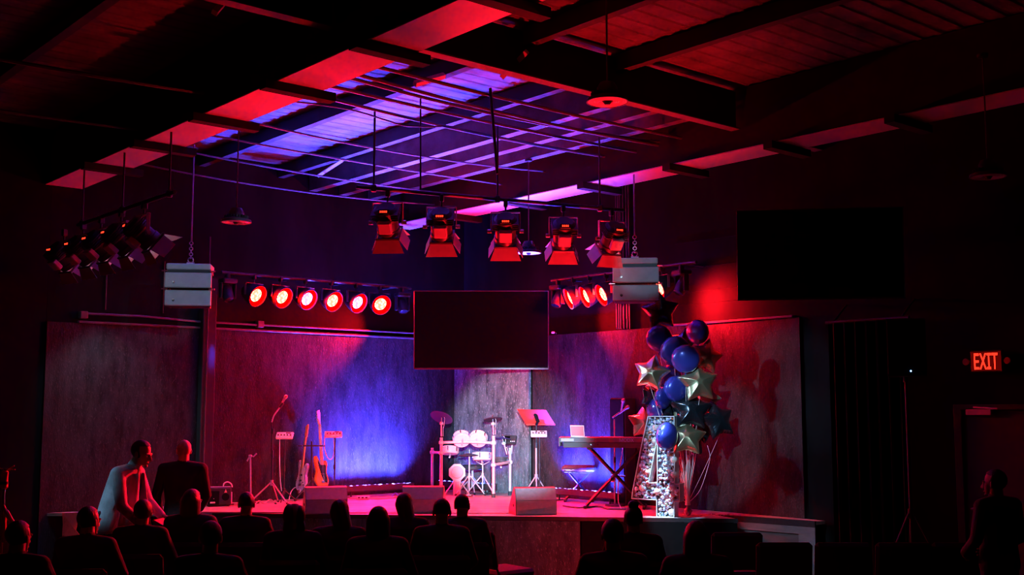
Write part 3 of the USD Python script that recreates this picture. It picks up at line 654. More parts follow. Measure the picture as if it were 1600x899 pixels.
# ---------------------------------------------------------------- wedge monitors
wedge_cab = pm("wedge_cabinet_black", (0.10, 0.10, 0.105), 0.5, color2=(0.13, 0.13, 0.135), scale=30, bump=0.2, bscale=200)
wedge_back = pm("wedge_back_grey", (0.17, 0.19, 0.20), 0.5, color2=(0.21, 0.23, 0.24), scale=20, bump=0.2, bscale=200)
def make_wedge(label):
    """back towards -y (audience), slanted grille towards the player"""
    t = thing("wedge_monitor", label, "stage monitor", group="black wedge monitors along the stage front")
    w = .54
    prof = [(0, .0), (0, .19), (.06, .34), (.14, .35), (.44, .06), (.44, 0)]
    part(t, "cabinet", side_profile(prof, w), wedge_cab, False)
    part(t, "back_panel", cat(side_profile([(-.012, .012), (-.012, .188), (.003, .19), (.003, .012)], w - .02), side_profile([(-.012, .192), (.048, .338), (.063, .338), (.003, .19)], w - .02)), wedge_back, False)
    part(t, "grille", side_profile([(.155, .345), (.437, .075), (.445, .083), (.163, .353)], w - .04), matte_black, False)
    for s in (-1, 1): part(t, "side_handle", box((s*(w/2), .17, .12), (.012, .12, .035), .005), black_plastic)
    for s in (-1, 1): part(t, "rubber_foot", box((s*.2, .2, .004), (.03, .3, .008)), black_plastic)
    return t
p = S(510, 804); w0 = make_wedge("black wedge monitor at the left of the stage front"); w0.GetAttribute("xformOp:translate").Set(Gf.Vec3d(*p)); w0.GetAttribute("xformOp:rotateZ").Set(16.0)
p = S(660, 803); dup(w0, p, -2, "black wedge monitor in the middle of the stage front, partly behind a long-haired head")
p = S(838, 805.5); dup(w0, p, 12, "black wedge monitor at the right of the stage front, below the red music stand")

# ---------------------------------------------------------------- microphones and stands
mic_mat = pm("microphone_grille", (0.55, 0.52, 0.52), 0.35, 0.6)
def mic_mesh(p, d):
    d = np.asarray(d, float) / np.linalg.norm(d); u = np.cross(d, [0.3, 0.1, 1]); u /= np.linalg.norm(u); k = np.eye(4); k[:3, 0] = u; k[:3, 1] = np.cross(d, u); k[:3, 2] = d; k[:3, 3] = p
    b = xf(lathe([(0, 0), (.011, 0), (.013, .06), (.017, .12), (.017, .13), (0, .13)], 14), k)
    g = xf(lathe([(0, .125), (.022, .13), (.028, .15), (.026, .172), (.014, .185), (0, .187)], 16), k); return b, g
def tripod(t, mat, h, R_, hub=.32, ph=90, r=.011, foot=True):
    part(t, "collar", cyl((0, 0, hub-.04), (0, 0, hub+.04), .022), mat)
    for k in range(3):
        g = math.radians(ph + 120*k); c, s = math.cos(g), math.sin(g)
        l = part(t, "leg", tube([(.02*c, .02*s, hub), (R_*c, R_*s, .014)], r, 8), mat)
        if foot: part(l, "rubber_foot", cyl((R_*.95*c, R_*.95*s, .028), (R_*1.03*c, R_*1.03*s, .012), r*1.5, n=8), black_plastic)
p = S(424, 788); d16 = p[1]
t = thing("microphone_stand", "tripod microphone stand with curved boom at the left of the stage", "microphone stand", p)
up = lambda px, py: at_y(px, py, d16) - p
hz_ = up(424, 660)[2]
part(t, "pole", cyl((0, 0, .25), (0, 0, .72), .013), black_metal); part(t, "pole_upper", cyl((0, 0, .70), tuple(up(424.5, 658)), .009), black_metal)
part(t, "clutch", cyl((0, 0, .66), (0, 0, .76), .020), black_metal); part(t, "clutch", cyl((0, 0, 1.0), (0, 0, 1.07), .019), black_metal)
part(t, "boom", tube(spl([up(424.5, 660), up(428, 650), up(435, 640), up(441, 631)], 14), .011, 8), grey_steel)
part(t, "clip", cyl(tuple(up(437, 637)), tuple(up(442, 630)), .021), black_plastic)
tripod(t, grey_steel, 1.0, .33, .30, 205)
b, g = mic_mesh(up(438, 635), up(448, 618) - up(438, 635)); m = thing("microphone", "red lit microphone at the tip of the curved boom on the left", "microphone", p); part(m, "handle", b, grey_steel); part(m, "grille_ball", g, mic_mat)
p = S(961, 791); y_ = p[1]; up = lambda px, py: at_y(px, py, y_) - p
t = thing("microphone_stand", "straight round base microphone stand before the keyboard", "microphone stand", p)
part(t, "base", lathe([(0, 0), (.14, 0), (.14, .012), (.03, .03), (0, .03)], 28), black_metal)
part(t, "pole", cyl((0, 0, .02), tuple(up(960, 655)), .011), grey_steel); part(t, "clutch", cyl((0, 0, .60), (0, 0, .68), .019), black_metal)
part(t, "boom", cyl(tuple(up(957, 653)), tuple(up(968, 645)), .013), grey_steel)
for i, (a_, b_, lb) in enumerate((((967, 647), (981, 636), "pale tipped microphone on the straight stand before the keyboard"), ((971, 643), (973, 632), "second small microphone behind the pale tipped one at the keyboard"))):
    o = up(*a_) + np.array([0, .06*i, 0]); b, g = mic_mesh(o, up(*b_) - up(*a_) + np.array([0, -.02, 0])); m = thing("microphone", lb, "microphone", p); part(m, "handle", b, grey_steel); part(m, "grille_ball", g, mic_mat)
p = S(392, 787); y_ = p[1]; up = lambda px, py: at_y(px, py, y_) - p
t = thing("accessory_stand", "short thin stand with a forked top at the left back of the stage", "stand", p)
part(t, "pole", cyl((0, 0, .01), tuple(up(391, 715)), .012), grey_steel); part(t, "base", lathe([(0, 0), (.12, 0), (.12, .012), (.02, .025), (0, .025)], 20), black_metal)
part(t, "fork", tube([up(386, 721), up(391, 712), up(396, 714), up(401, 709)], .012, 6), grey_steel); part(t, "clamp", box(up(391, 713), (.05, .04, .04), .01), grey_steel)

# ---------------------------------------------------------------- personal mixers on stands
mix_top = pm("mixer_panel_red_lit", (0.55, 0.50, 0.50), 0.45); mix_dark = pm("mixer_panel_dark", (0.05, 0.05, 0.055), 0.4)
def mixer(label, slabel, px, py, foot, tilt, rz, w=.25, cable=None):
    p = S(*foot); y_ = p[1]; o = at_y(px, py, y_) - p
    t = thing("stand_pole", slabel, "stand", p)
    part(t, "pole", cyl((0, 0, .02), (0, 0, o[2] - .03), .010), black_metal); part(t, "clutch", cyl((0, 0, .45), (0, 0, .52), .018), black_metal); tripod(t, black_metal, 1, .2, .16, 30, .008, False)
    m = thing("personal_mixer", label, "mixer", p + np.array([o[0], 0, o[2]]), rz, group="small monitor mixers on stands")
    K = (RX(tilt),)
    part(m, "body", xf(box((0, 0, 0), (w, .13, .035), .008), *K), white_plastic); part(m, "panel", xf(box((0, 0, .020), (w - .02, .105, .006), .002), *K), mix_top)
    for i in range(5): part(m, "knob", xf(lathe([(0, .022), (.008, .021), (.010, 0), (0, 0)], 10), T(-w*.36 + w*.18*i, -.02, .022), *K), mix_dark)
    part(m, "display", xf(box((.05, .03, .0235), (.07, .025, .003)), *K), mix_dark)
    part(m, "front_edge", xf(box((0, -.066, -.002), (w - .01, .008, .030), .003), *K), white_plastic)
    if cable: part(m, "cable", tube(spl(cable(o, y_, p), 20), .008, 6), white_plastic)
mixer("glowing red topped mixer on a pole left of the guitars", "thin pole stand under the red topped mixer left of the guitars", 445, 681, (443, 785), 38, 0, .25, lambda o, y_, p: [at_y(437, 686, y_) - p - o, at_y(437, 720, y_) - p - o, at_y(438, 750, y_) - p - o, at_y(440, 768, y_) - p - o])
mixer("red topped mixer with blue edge on a pole right of the bass guitar", "thin pole stand under the mixer right of the bass guitar", 521, 679, (522, 781), 34, 14, .26, lambda o, y_, p: [at_y(508, 675, y_) - p - o, at_y(507, 700, y_) - p - o, at_y(513, 717, y_) - p - o, at_y(520, 715, y_) - p - o, at_y(522, 700, y_) - p - o, at_y(521, 684, y_) - p - o])
mixer("small mixer behind the red music stand", "thin pole stand of the mixer behind the music stand", 842, 678, (843, 779), 35, 0, .25)

# ---------------------------------------------------------------- guitars on a double stand
def guitar(label, cat_, head, foot, rz_about, body_mat, neck_mat, guard_mat, L, bass, lean=8):
    """local: neck along +z, face towards -y; origin at the body's lower end"""
    y_ = S(490, 781)[1]; b, h = at_y(*foot, y_), at_y(*head, y_)
    t = thing("bass_guitar" if bass else "electric_guitar", label, cat_, b)
    d = (h - b); tilt = math.degrees(math.atan2(d[0], d[2])); s = np.linalg.norm(d) / L
    K = (trimesh.transformations.scale_matrix(s), RZ(rz_about), RX(-lean), RY(tilt))
    half = [(0, 0), (.09, .01), (.145, .06), (.16, .12), (.135, .19), (.115, .23), (.13, .29), (.15, .34), (.135, .39), (.095, .40), (.06, .365), (.03, .33)]
    left = [(0, 0), (.09, .01), (.145, .06), (.16, .12), (.135, .19), (.112, .24), (.13, .31), (.15, .38), (.14, .44), (.11, .455), (.07, .41), (.03, .34)]
    out = spl([(x, z) for x, z in half] , 40).tolist(); out2 = spl([(-x, z) for x, z in left], 40).tolist()
    poly = Polygon(out + out2[::-1]).buffer(0)
    if poly.geom_type != "Polygon": poly = max(poly.geoms, key=lambda g: g.area)
    body = trimesh.creation.extrude_polygon(poly.buffer(-.006), .042, engine="earcut"); b2 = trimesh.creation.extrude_polygon(poly, .030, engine="earcut"); b2.apply_translation([0, 0, .006])
    SW = np.array([[1, 0, 0, 0], [0, 0, -1, 0], [0, 1, 0, 0], [0, 0, 0, 1.0]])        # (x, y, z) -> (x, -z, y)
    part(t, "body", xf(cat(body, b2), SW, *K), body_mat)
    g = Polygon(spl([(.02, .12), (.09, .08), (.12, .13), (.09, .22), (.10, .32), (.05, .34), (-.03, .33), (-.09, .40), (-.085, .33), (-.05, .25), (-.02, .18), (.02, .12)], 50).tolist()).buffer(0)
    g = g if g.geom_type == "Polygon" else max(g.geoms, key=lambda k: k.area)
    gm = trimesh.creation.extrude_polygon(g, .004, engine="earcut"); gm.apply_translation([0, 0, .042]); part(t, "pickguard", xf(gm, SW, *K), guard_mat)
    nl = L - .19 if not bass else L - .21
    nk = extr([(-.028, .33), (.028, .33), (.021, nl), (-.021, nl)], .024); nk.apply_translation([0, 0, .034]); part(t, "neck", xf(nk, SW, *K), neck_mat)
    for k in range(10): 
        z = .40 + (nl - .42) * (1 - .5 ** (k / 6.0)) / (1 - .5 ** (9 / 6.0)); part(t, "fret", xf(box((0, -.0595, z), (.046, .003, .004)), *K), steel)
    hd = [(-.021, nl - .005), (.021, nl - .005), (.028, nl + .02), (.032, L - .05), (.020, L), (-.01, L - .01), (-.05, L - .03), (-.045, nl + .04)]
    hm = extr(hd, .016); hm.apply_translation([0, 0, .03]); part(t, "headstock", xf(hm, SW, *K), neck_mat)
    for k in range(4 if bass else 6): part(t, "tuning_peg", xf(cyl((-.045, -.038, nl + .03 + k*(.036 if bass else .024)), (-.080, -.038, nl + .03 + k*(.036 if bass else .024)), .009, n=8), *K), chrome)
    for z in (.15, .23) if not bass else (.20,): part(t, "pickup", xf(box((0, -.052, z), (.075, .014, .026), .004), *K), black_plastic)
    part(t, "bridge", xf(box((0, -.048, .09), (.08, .016, .03), .004), *K), chrome)
    for k in range(4 if bass else 6): part(t, "string", xf(cyl((-.02 + .04*k/(3 if bass else 5), -.062, .09), (-.015 + .03*k/(3 if bass else 5), -.060, nl), .0012, n=4), *K), steel)
    for (x, z) in ((.10, .12), (.115, .085)): part(t, "knob", xf(lathe([(0, .016), (.010, .015), (.011, 0), (0, 0)], 10), RX(90), T(x, -.042, z), *K), chrome)
    return t
maple = pm("maple_neck", (0.72, 0.42, 0.14), 0.4, color2=(0.62, 0.34, 0.10), scale=12); pale = pm("pale_neck", (0.72, 0.66, 0.60), 0.4, color2=(0.6, 0.5, 0.42), scale=10)
swirl = pm("pale_blue_swirl_body", (0.60, 0.66, 0.80), 0.25, color2=(0.25, 0.30, 0.55), scale=9, stretch=(1, 1, .4), ramp=(.45, .58))
sunb = pm("amber_body", (0.80, 0.36, 0.05), 0.2, color2=(0.55, 0.17, 0.02), scale=3); blackg = pm("black_pickguard", (0.012, 0.012, 0.012), 0.15)
guitar("pale blue electric guitar with honey coloured neck on a stand", "guitar", (482, 663), (472, 768), -54, swirl, maple, pm("pearl_pickguard", (0.7, 0.7, 0.72), 0.3), .98, False)
guitar("amber bass guitar with black pickguard and pale neck on a stand", "guitar", (491, 640), (501, 764), 66, sunb, pale, blackg, 1.13, True)
p = S(487, 783); y_ = p[1]; up = lambda px, py: at_y(px, py, y_) - p
t = thing("guitar_stand", "black double guitar stand between the two guitars", "guitar stand", p)
part(t, "pole", cyl((0, 0, .05), tuple(up(487, 690)), .013), black_metal); part(t, "crossbar", tube([up(466, 697), up(505, 697)], .010, 8), black_metal); tripod(t, black_metal, 1, .26, .30, 90)
for s in (469, 503):
    part(t, "neck_yoke", cat(tube([up(s-4, 697), up(s-4, 697) + [0, -.09, 0]], .009, 6), tube([up(s+4, 697), up(s+4, 697) + [0, -.09, 0]], .009, 6)), black_plastic)
    e = up(s, 768); part(t, "body_cradle", cat(tube([(0, 0, .12), (e[0], -.02, e[2]-.02), (e[0], -.16, e[2]-.02)], .010, 6), tube([(e[0], -.16, e[2]-.02), (e[0], -.17, e[2]+.03)], .010, 6)), black_metal)

# ---------------------------------------------------------------- small amplifier, pedal board, power strips, cables
p = S(341, 791); t = thing("guitar_amplifier", "small dark amplifier at the left end of the stage, blue lit on top", "amplifier", p, 18)
part(t, "cabinet", box((0, 0, .135), (.34, .2, .25), .015), black_plastic); part(t, "grille", box((-.07, -.102, .12), (.15, .012, .19), .006), matte_black)
part(t, "control_panel", box((.02, -.03, .265), (.28, .12, .012), .004), pm("amp_panel", (.25, .25, .3), .4)); part(t, "badge", box((-.085, -.110, .055), (.07, .006, .022), .006), white_plastic); part(t, "badge_dot", box((-.07, -.110, .11), (.012, .006, .008), .002), white_plastic)
part(t, "port_ring", xf(lathe([(0, .004), (.05, .004), (.052, 0), (0, 0)], 20), RX(90), T(.09, -.10, .13)), matte_black)
part(t, "warning_label", xf(extr([(-.02, 0), (.02, 0), (0, .05)], .003), RX(90), T(.09, -.10, .19)), pm("amp_label", (.75, .35, .3), .5))
part(t, "handle", tube(spl([(.06, 0, .26), (.07, 0, .31), (.12, 0, .33), (.17, 0, .30), (.185, 0, .255)], 14), .010, 8), white_plastic)
for s in (-1, 1): part(t, "rubber_foot", box((s*.13, 0, .006), (.03, .16, .012)), black_plastic)
t = thing("power_strip", "short upright white strip beside the small amplifier", "strip", S(361, 789), 10); part(t, "body", box((0, 0, .09), (.025, .03, .18), .006), white_plastic); part(t, "base", box((0, 0, .006), (.08, .08, .012), .004), black_plastic)
p = S(443, 777); t = thing("pedal_board", "cluttered pedal board with pale cables behind the left microphone stand", "pedal board", p, 4)
part(t, "board", box((0, 0, .03), (.62, .26, .03), .008), black_metal)
for s in (-1, 1): part(t, "rubber_foot", box((s*.25, 0, .008), (.04, .2, .016)), black_plastic)
cols = [(.6, .55, .4), (.75, .7, .68), (.2, .25, .4), (.5, .5, .52), (.3, .5, .3), (.7, .6, .3)]
for i in range(6):
    e = part(t, "effect_pedal", box((-.25 + .1*i, (-.03 if i % 2 else .03), .072), (.075, .12, .05), .008), pm("pedal_paint_%d" % i, cols[i], .4)); part(e, "switch", cyl((-.25 + .1*i, -.055, .09), (-.25 + .1*i, -.055, .108), .010, n=8), chrome)
    part(e, "dial", cyl((-.27 + .1*i, .02, .09), (-.27 + .1*i, .02, .108), .009, n=8), black_plastic)
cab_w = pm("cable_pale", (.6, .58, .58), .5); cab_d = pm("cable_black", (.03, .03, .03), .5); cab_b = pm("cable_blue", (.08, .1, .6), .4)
def cable(label, pts, r, mat):
    t = thing("cable", label, "cable"); q = [S(x_, y_ + (8 if x_ < 440 else 5 if x_ < 850 else 6)) + np.array([0, 0, r + .002 + z]) for x_, y_, z in pts]; part(t, "lead", tube(spl(q, 40), r, 6), mat); part(t, "plug", cyl(tuple(q[-1]), tuple(q[-1] + (q[-1]-q[-2]) / np.linalg.norm(q[-1]-q[-2]) * .05), r*1.6, n=8), black_plastic)
cable("pale looped cable rising from the pedal board", [(451, 779, 0), (455, 777, .12), (462, 775, .16), (468, 777, .10), (472, 775, .22), (476, 778, .05), (479, 781, 0)], .008, cab_w)
cable("pinkish cable lying left of the pedal board", [(398, 782, 0), (405, 778, .02), (412, 780, .0), (422, 777, .03), (430, 780, 0)], .008, cab_w)
cable("pale cable on the floor between the left wedge and the drum kit", [(545, 775, 0), (565, 774, .0), (590, 775.5, 0), (620, 773.5, .0), (650, 774, 0), (672, 773, 0)], .010, cab_w)
cable("blue lit cable tangle below the left blue batten", [(612, 773, 0), (618, 772, .05), (624, 774, .0), (632, 771, .04), (640, 773, 0)], .009, cab_b)
cable("black cable on the floor under the keyboard stand", [(880, 786, 0), (905, 789, 0), (935, 787, 0), (950, 791, 0), (985, 792, 0)], .010, cab_d)
cable("pale cable hanging under the right half of the keyboard", [(971, 791, .0), (966, 787, .1), (968, 785, .45), (973, 784, .72), (974, 784, .86)], .006, cab_w)
p = S(567, 781); t = thing("power_strip", "white power strip with dark sockets on the stage floor right of the left wedge", "power strip", p, 2)
part(t, "body", box((0, 0, .028), (.20, .07, .05), .008), white_plastic)
for i in range(3): part(t, "socket", box((-.055 + .055*i, -.036, .03), (.032, .006, .022), .003), black_plastic)

# ---------------------------------------------------------------- electronic drum kit
rack_mat = pm("drum_rack_silver", (0.62, 0.60, 0.61), 0.45, 0.25, color2=(0.55, 0.53, 0.54), scale=12); pad_white = pm("drum_shell_white", (0.68, 0.66, 0.67), 0.4); mesh_head = pm("drum_mesh_head", (0.55, 0.53, 0.53), 0.6)
rub = pm("drum_rubber", (0.04, 0.04, 0.045), 0.6); cym_mat = pm("cymbal_rubber_blue", (0.03, 0.03, 0.15), 0.65); cym_dark = pm("cymbal_rubber_dark", (0.05, 0.035, 0.06), 0.65)
FL, FR, BL, BR_ = S(689, 777), S(771, 778), S(675, 771), S(797, 774)
D0 = (FL + FR) / 2
t = thing("drum_rack", "silver tubular rack of the electronic drum kit", "drum rack", D0)
tp = lambda b, px, py: at_y(px, py, b[1]) - D0
posts = {}
for nm, b, px, py in (("FL", FL, 689, 684), ("FR", FR, 772, 681), ("BL", BL, 676, 700), ("BR", BR_, 797, 700)):
    e = tp(b, px, py); f = b - D0; posts[nm] = (f, e); q = part(t, "post", cyl(tuple(f), (f[0], f[1], e[2]), .024, n=12), rack_mat)
    part(q, "rubber_foot", cyl(tuple(f), (f[0], f[1], .06), .030, n=12), rub)
fl, fr_, bl, br = posts["FL"], posts["FR"], posts["BL"], posts["BR"]
zf = tp(FL, 690, 692)[2]; zs = tp(BL, 676, 707)[2]
part(t, "front_bar", tube([(fl[0][0], fl[0][1], zf), ((fl[0][0]+fr_[0][0])/2, fl[0][1] - .02, zf + .01), (fr_[0][0], fr_[0][1], zf)], .021, 12), rack_mat)
part(t, "side_bar", tube([(fl[0][0], fl[0][1], zs + .02), (bl[0][0], bl[0][1], zs)], .021, 12), rack_mat); zr = tp(FR, 772, 727)[2]
part(t, "side_bar", tube([(fr_[0][0], fr_[0][1], zr), (fr_[0][0] + .17, fr_[0][1] + .2, zr + .02), (br[0][0], br[0][1], zr + .02)], .021, 12), rack_mat)
for (f, z) in ((fl[0], zf), (fr_[0], zf), (fl[0], zs + .02), (bl[0], zs), (fr_[0], zr), (br[0], zr + .02)):
    part(t, "clamp", cat(box((f[0], f[1], z), (.075, .075, .06), .012), cyl((f[0], f[1] - .06, z), (f[0], f[1], z), .014, n=8)), rack_mat)
def drum(px, py, y_, d, depth, tilt, name, label, rz=0, shell=pad_white):
    c = at_y(px, py, y_) ; t = thing(name, label, "drum pad", c, rz); K = (RX(tilt),); r = d/2
    part(t, "shell", xf(lathe([(0, -depth), (r*.92, -depth), (r, -depth*.8), (r, -.012), (0, -.012)], 28), *K), shell)
    part(t, "hoop", xf(lathe([(r*.97, -.016), (r*1.06, -.016), (r*1.06, .012), (r*.97, .012), (r*.97, -.016)], 28), *K), shell); part(t, "drum_head", xf(lathe([(0, .002), (r*.97, .002), (r*.97, -.010), (0, -.010)], 28), *K), mesh_head)
    for k in range(6): part(t, "lug", xf(cyl((r*1.04, 0, -depth*.7), (r*1.04, 0, .004), .010, n=8), RZ(60*k + 20), *K), chrome)
    part(t, "mount_arm", xf(tube([(0, 0, -depth), (0, .03, -depth - .05), (0, -.10, -depth - .07)], .013, 8), *K), rack_mat); return t
yF = FL[1]
drum(721, 684, yF + .10, .27, .09, -52, "tom_pad", "white tom pad, left one on the front bar of the drum rack", 8)
drum(748, 684, yF + .10, .27, .09, -52, "tom_pad", "white tom pad, right one on the front bar of the drum rack", -8)
drum(703, 700, yF + .45, .28, .10, -12, "tom_pad", "low tom pad at the left inside the drum rack", 0)
drum(753, 709, yF + .42, .30, .11, -8, "snare_pad", "wide pale snare pad in the middle of the drum rack", 0)
drum(783, 718, yF + .45, .26, .08, -14, "tom_pad", "dark low pad at the right inside the drum rack", 0, rub)
def cymbal(px, py, y_, d, tx_, ty_, label, base, mat):
    c = at_y(px, py, y_); t = thing("cymbal_pad", label, "cymbal", c); r = d/2; K = (RX(tx_), RY(ty_))
    part(t, "plate", xf(lathe([(0, .028), (r*.18, .024), (r*.25, .012), (r*.9, .0), (r, -.008), (r*.97, -.014), (0, -.004)], 32), *K), mat); part(t, "wing_nut", xf(cyl((0, 0, .02), (0, 0, .06), .010, n=8), *K), chrome)
    b = base - c; part(t, "stem", cyl((0, 0, -.01), tuple(b*.35 + np.array([0, 0, 0])), .010), rack_mat); part(t, "tilter", box(b*.33, (.06, .045, .05), .012), rack_mat); part(t, "boom", cyl(tuple(b*.35), tuple(b), .012), rack_mat)
    cb = np.array([(.02, -.02, .03), (.05, -.04, -.02), (.04, -.05, -.14), b*.6 + [.03, -.03, 0], b + [.03, -.04, 0]]); part(t, "cable", tube(spl(cb, 16), .005, 6), cab_w); return t
cymbal(690, 652, yF + .1, .37, -30, 18, "blue lit cymbal pad at the left of the drum kit", FL + np.array([0, 0, fl[1][2] + .02]), cym_mat)
cymbal(770, 655, yF + .25, .31, -14, -6, "purple cymbal pad at the right of the drum kit", FR + np.array([0, .0, fr_[1][2] + .02]), cym_dark)
cymbal(785, 685, yF + .42, .28, -5, 4, "lower dark blue cymbal pad at the right back of the drum kit", BR_ + np.array([-.05, -.1, br[1][2] - .1]), cym_mat)
# kick tower with hexagonal pad
p = S(714, 774.5); t = thing("kick_pad_tower", "white kick drum tower with a hexagonal pad", "drum pad", p, 4)
hx = [(.145*math.cos(math.radians(30 + 60*k)), .145*math.sin(math.radians(30 + 60*k))) for k in range(6)]
hx = [(.14*math.cos(math.radians(22.5 + 45*k)), .14*math.sin(math.radians(22.5 + 45*k))) for k in range(8)]
m = extr(hx, .07); part(t, "pad_housing", xf(m, RX(90), T(0, .035, .36)), pad_white, False); part(t, "pad_front", xf(lathe([(0, .012), (.085, .010), (.10, 0), (0, 0)], 28), RX(90), T(0, -.036, .36)), mesh_head)
part(t, "pad_back", xf(lathe([(0, .012), (.10, .010), (.11, 0), (0, 0)], 28), RX(-90), T(0, .036, .36)), rub)
part(t, "tower", cat(bx(-.062, .062, -.03, .05, 0, .25, .012)), pad_white); part(t, "tower_groove", bx(-.035, .035, -.034, -.02, .03, .22, .004), mesh_head)
for s in (-1, 1): part(t, "leg", tube([(s*.05, .0, .22), (s*.20, -.06, .012)], .011, 8), rack_mat)
part(t, "pedal", cat(bx(-.045, .045, .10, .38, .012, .03, .004), cyl((0, .1, .02), (0, .09, .18), .008)), chrome)
# hi-hat stand and snare stand
for (lb, nm, px, y2, top, padlb) in (("tripod hi-hat stand inside the drum rack", "hi_hat_stand", 733, yF + .36, 712, "hi"), ("tripod snare stand under the wide snare pad", "snare_stand", 754, yF + .42, 722, "sn")):
    b = at_y(px, 775, y2) * np.array([1, 1, 0]) + np.array([0, 0, STG]); t = thing(nm, lb, "drum stand", b); z = at_y(px, top, y2)[2] - STG
    part(t, "pole", cyl((0, 0, .06), (0, 0, z), .013), rack_mat); tripod(t, rack_mat, 1, .27, .30, 100 if padlb == "hi" else 75, .011)
    if padlb == "hi": part(t, "hi_hat_pad", xf(lathe([(0, .03), (.03, .028), (.17, .0), (.175, -.012), (.02, -.02), (0, -.02)], 28), RX(-6), T(0, 0, z)), cym_dark); part(t, "clutch", cyl((0, 0, z), (0, 0, z + .09), .009), chrome); part(t, "footboard", bx(-.045, .045, -.28, -.02, .01, .03, .004), chrome)
    else: part(t, "basket", cat(*[tube([(0, 0, z - .05), (.12*math.cos(g), .12*math.sin(g), z)], .008, 6) for g in (.5, 2.6, 4.7)]), rack_mat)
# module and throne
c = at_y(797, 688, yF + .42); t = thing("drum_module", "dark drum sound module on the right of the drum rack", "drum module", c, -25); part(t, "body", xf(box((0, 0, 0), (.22, .05, .15), .012), RX(-20)), black_plastic); part(t, "display", xf(box((-.04, -.027, .03), (.09, .006, .05), .002), RX(-20)), screen)
for i in range(3): part(t, "button", xf(box((.03 + .03*i, -.028, -.03), (.02, .008, .014), .002), RX(-20)), white_plastic)
part(t, "mount_arm", tube([(0, .03, 0), (0, .08, -.05), (0, .05, -.22)], .014, 8), rack_mat)
b = at_y(738, 770, yF + .62) * np.array([1, 1, 0]) + np.array([0, 0, STG]); t = thing("drum_throne", "round black drum stool behind the drum kit", "stool", b)
part(t, "seat", lathe([(0, .46), (.15, .46), (.17, .44), (.17, .40), (.155, .385), (0, .385)], 28), rub); part(t, "pole", cyl((0, 0, .1), (0, 0, .39), .02), rack_mat); tripod(t, rack_mat, 1, .26, .26, 40)
# ---------------------------------------------------------------- music stand
p = S(838, 779); y_ = p[1]; t = thing("music_stand", "music stand with a broad back plate, red light put into its colour", "music stand", p, 0); up = lambda px, py: at_y(px, py, y_) - p
part(t, "pole", cyl((0, 0, .25), (0, 0, .80), .014), grey_steel); part(t, "inner_pole", cyl((0, 0, .75), tuple(up(838, 662)), .010), black_metal); part(t, "collar", cyl((0, 0, .76), (0, 0, .84), .022), black_metal)
for k in range(3): 
    g = math.radians(-90 + 120*k); part(t, "leg", tube([(.02*math.cos(g), .02*math.sin(g), .32), (.24*math.cos(g), .24*math.sin(g), .012)], .011, 8), grey_steel)
part(t, "collar", cyl((0, 0, .30), (0, 0, .36), .024), grey_steel)
c = up(838, 652); tl, tr, br_, bl_ = up(808, 640), up(853, 641), up(868, 664), up(822, 664)
dz = np.array([0, -.13, 0]); top_off = np.array([0, -.10, 0]); bot_off = np.array([0, .10, 0])
vq = [tl + top_off, tr + top_off, br_ + bot_off, bl_ + bot_off]; n_ = np.cross(vq[1]-vq[0], vq[3]-vq[0]); n_ /= np.linalg.norm(n_)
vv = vq + [v + n_ * .004 for v in vq]; mm = tm(vv, [[0, 1, 2], [0, 2, 3], [4, 6, 5], [4, 7, 6], [0, 4, 5], [0, 5, 1], [1, 5, 6], [1, 6, 2], [2, 6, 7], [2, 7, 3], [3, 7, 4], [3, 4, 0]]); trimesh.repair.fix_normals(mm)
desk_mat = pm("music_desk_red_light", (0.62, 0.04, 0.03), 0.5); part(t, "desk", mm, desk_mat, False)  # red of the stage light put into the desk colour
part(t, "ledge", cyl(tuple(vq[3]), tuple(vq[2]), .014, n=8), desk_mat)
k0 = (vq[0]+vq[1]+vq[2]+vq[3])/4; part(t, "tilt_bracket", cat(cyl(tuple(k0 + [-.02, -.02, .06]), tuple(k0 + [.03, -.03, -.08]), .028, n=10), cyl(tuple(k0 + [.03, -.03, -.05]), tuple(up(838, 664)), .022, n=10)), matte_black)
# ---------------------------------------------------------------- keyboard on an X stand, tablet on it, bench
p = S(945, 794); y_ = p[1]; up = lambda px, py: at_y(px, py, y_) - p
rzk = -9.0
cK = at_y(947, 691, y_); t = thing("keyboard", "long grey stage keyboard seen from behind on its stand", "keyboard", (cK[0], cK[1], cK[2]), rzk)
kb = pm("keyboard_case", (0.09, 0.088, 0.095), 0.55, color2=(0.11, 0.108, 0.112), scale=10); kb2 = pm("keyboard_base", (0.05, 0.05, 0.053), 0.6)
LK = 1.26
part(t, "upper_case", side_profile([(-.17, .0), (-.17, .062), (-.10, .075), (.17, .05), (.17, .0)], LK), kb, False); part(t, "lower_case", bx(-LK/2+.05, LK/2, -.165, .16, -.075, -.002, .006), kb2)
part(t, "end_cap", bx(-LK/2-.012, -LK/2+.012, -.172, .172, -.06, .065, .006), kb); part(t, "connector_panel", bx(-LK/2+.02, -LK/2+.20, -.176, -.165, .012, .05, .002), pm("keyboard_panel", (.34, .33, .35), .4))
for i in range(22): part(t, "white_key", bx(-LK/2+.08 + i*.051, -LK/2+.08 + i*.051 + .048, .172, .27, .0, .02, .003), white_plastic)
part(t, "key_bed", bx(-LK/2+.05, LK/2-.05, .165, .28, -.05, -.002, .004), kb2)
tx = meshkit.text_mesh("MODX", .048, .003, bold=True); tx.apply_transform(RX(90)); tx.apply_translation([LK*.5*.30, -.171, .008]); part(t, "lettering", tx, pm("keyboard_logo_blue", (.18, .42, .75), .4), False)
for i, x in enumerate((-.20, -.1, .18)): part(t, "jack", xf(lathe([(0, .006), (.012, .005), (.013, 0), (0, 0)], 10), RX(90), T(x, -.166, -.035)), chrome)
zk = cK[2] - STG - .075
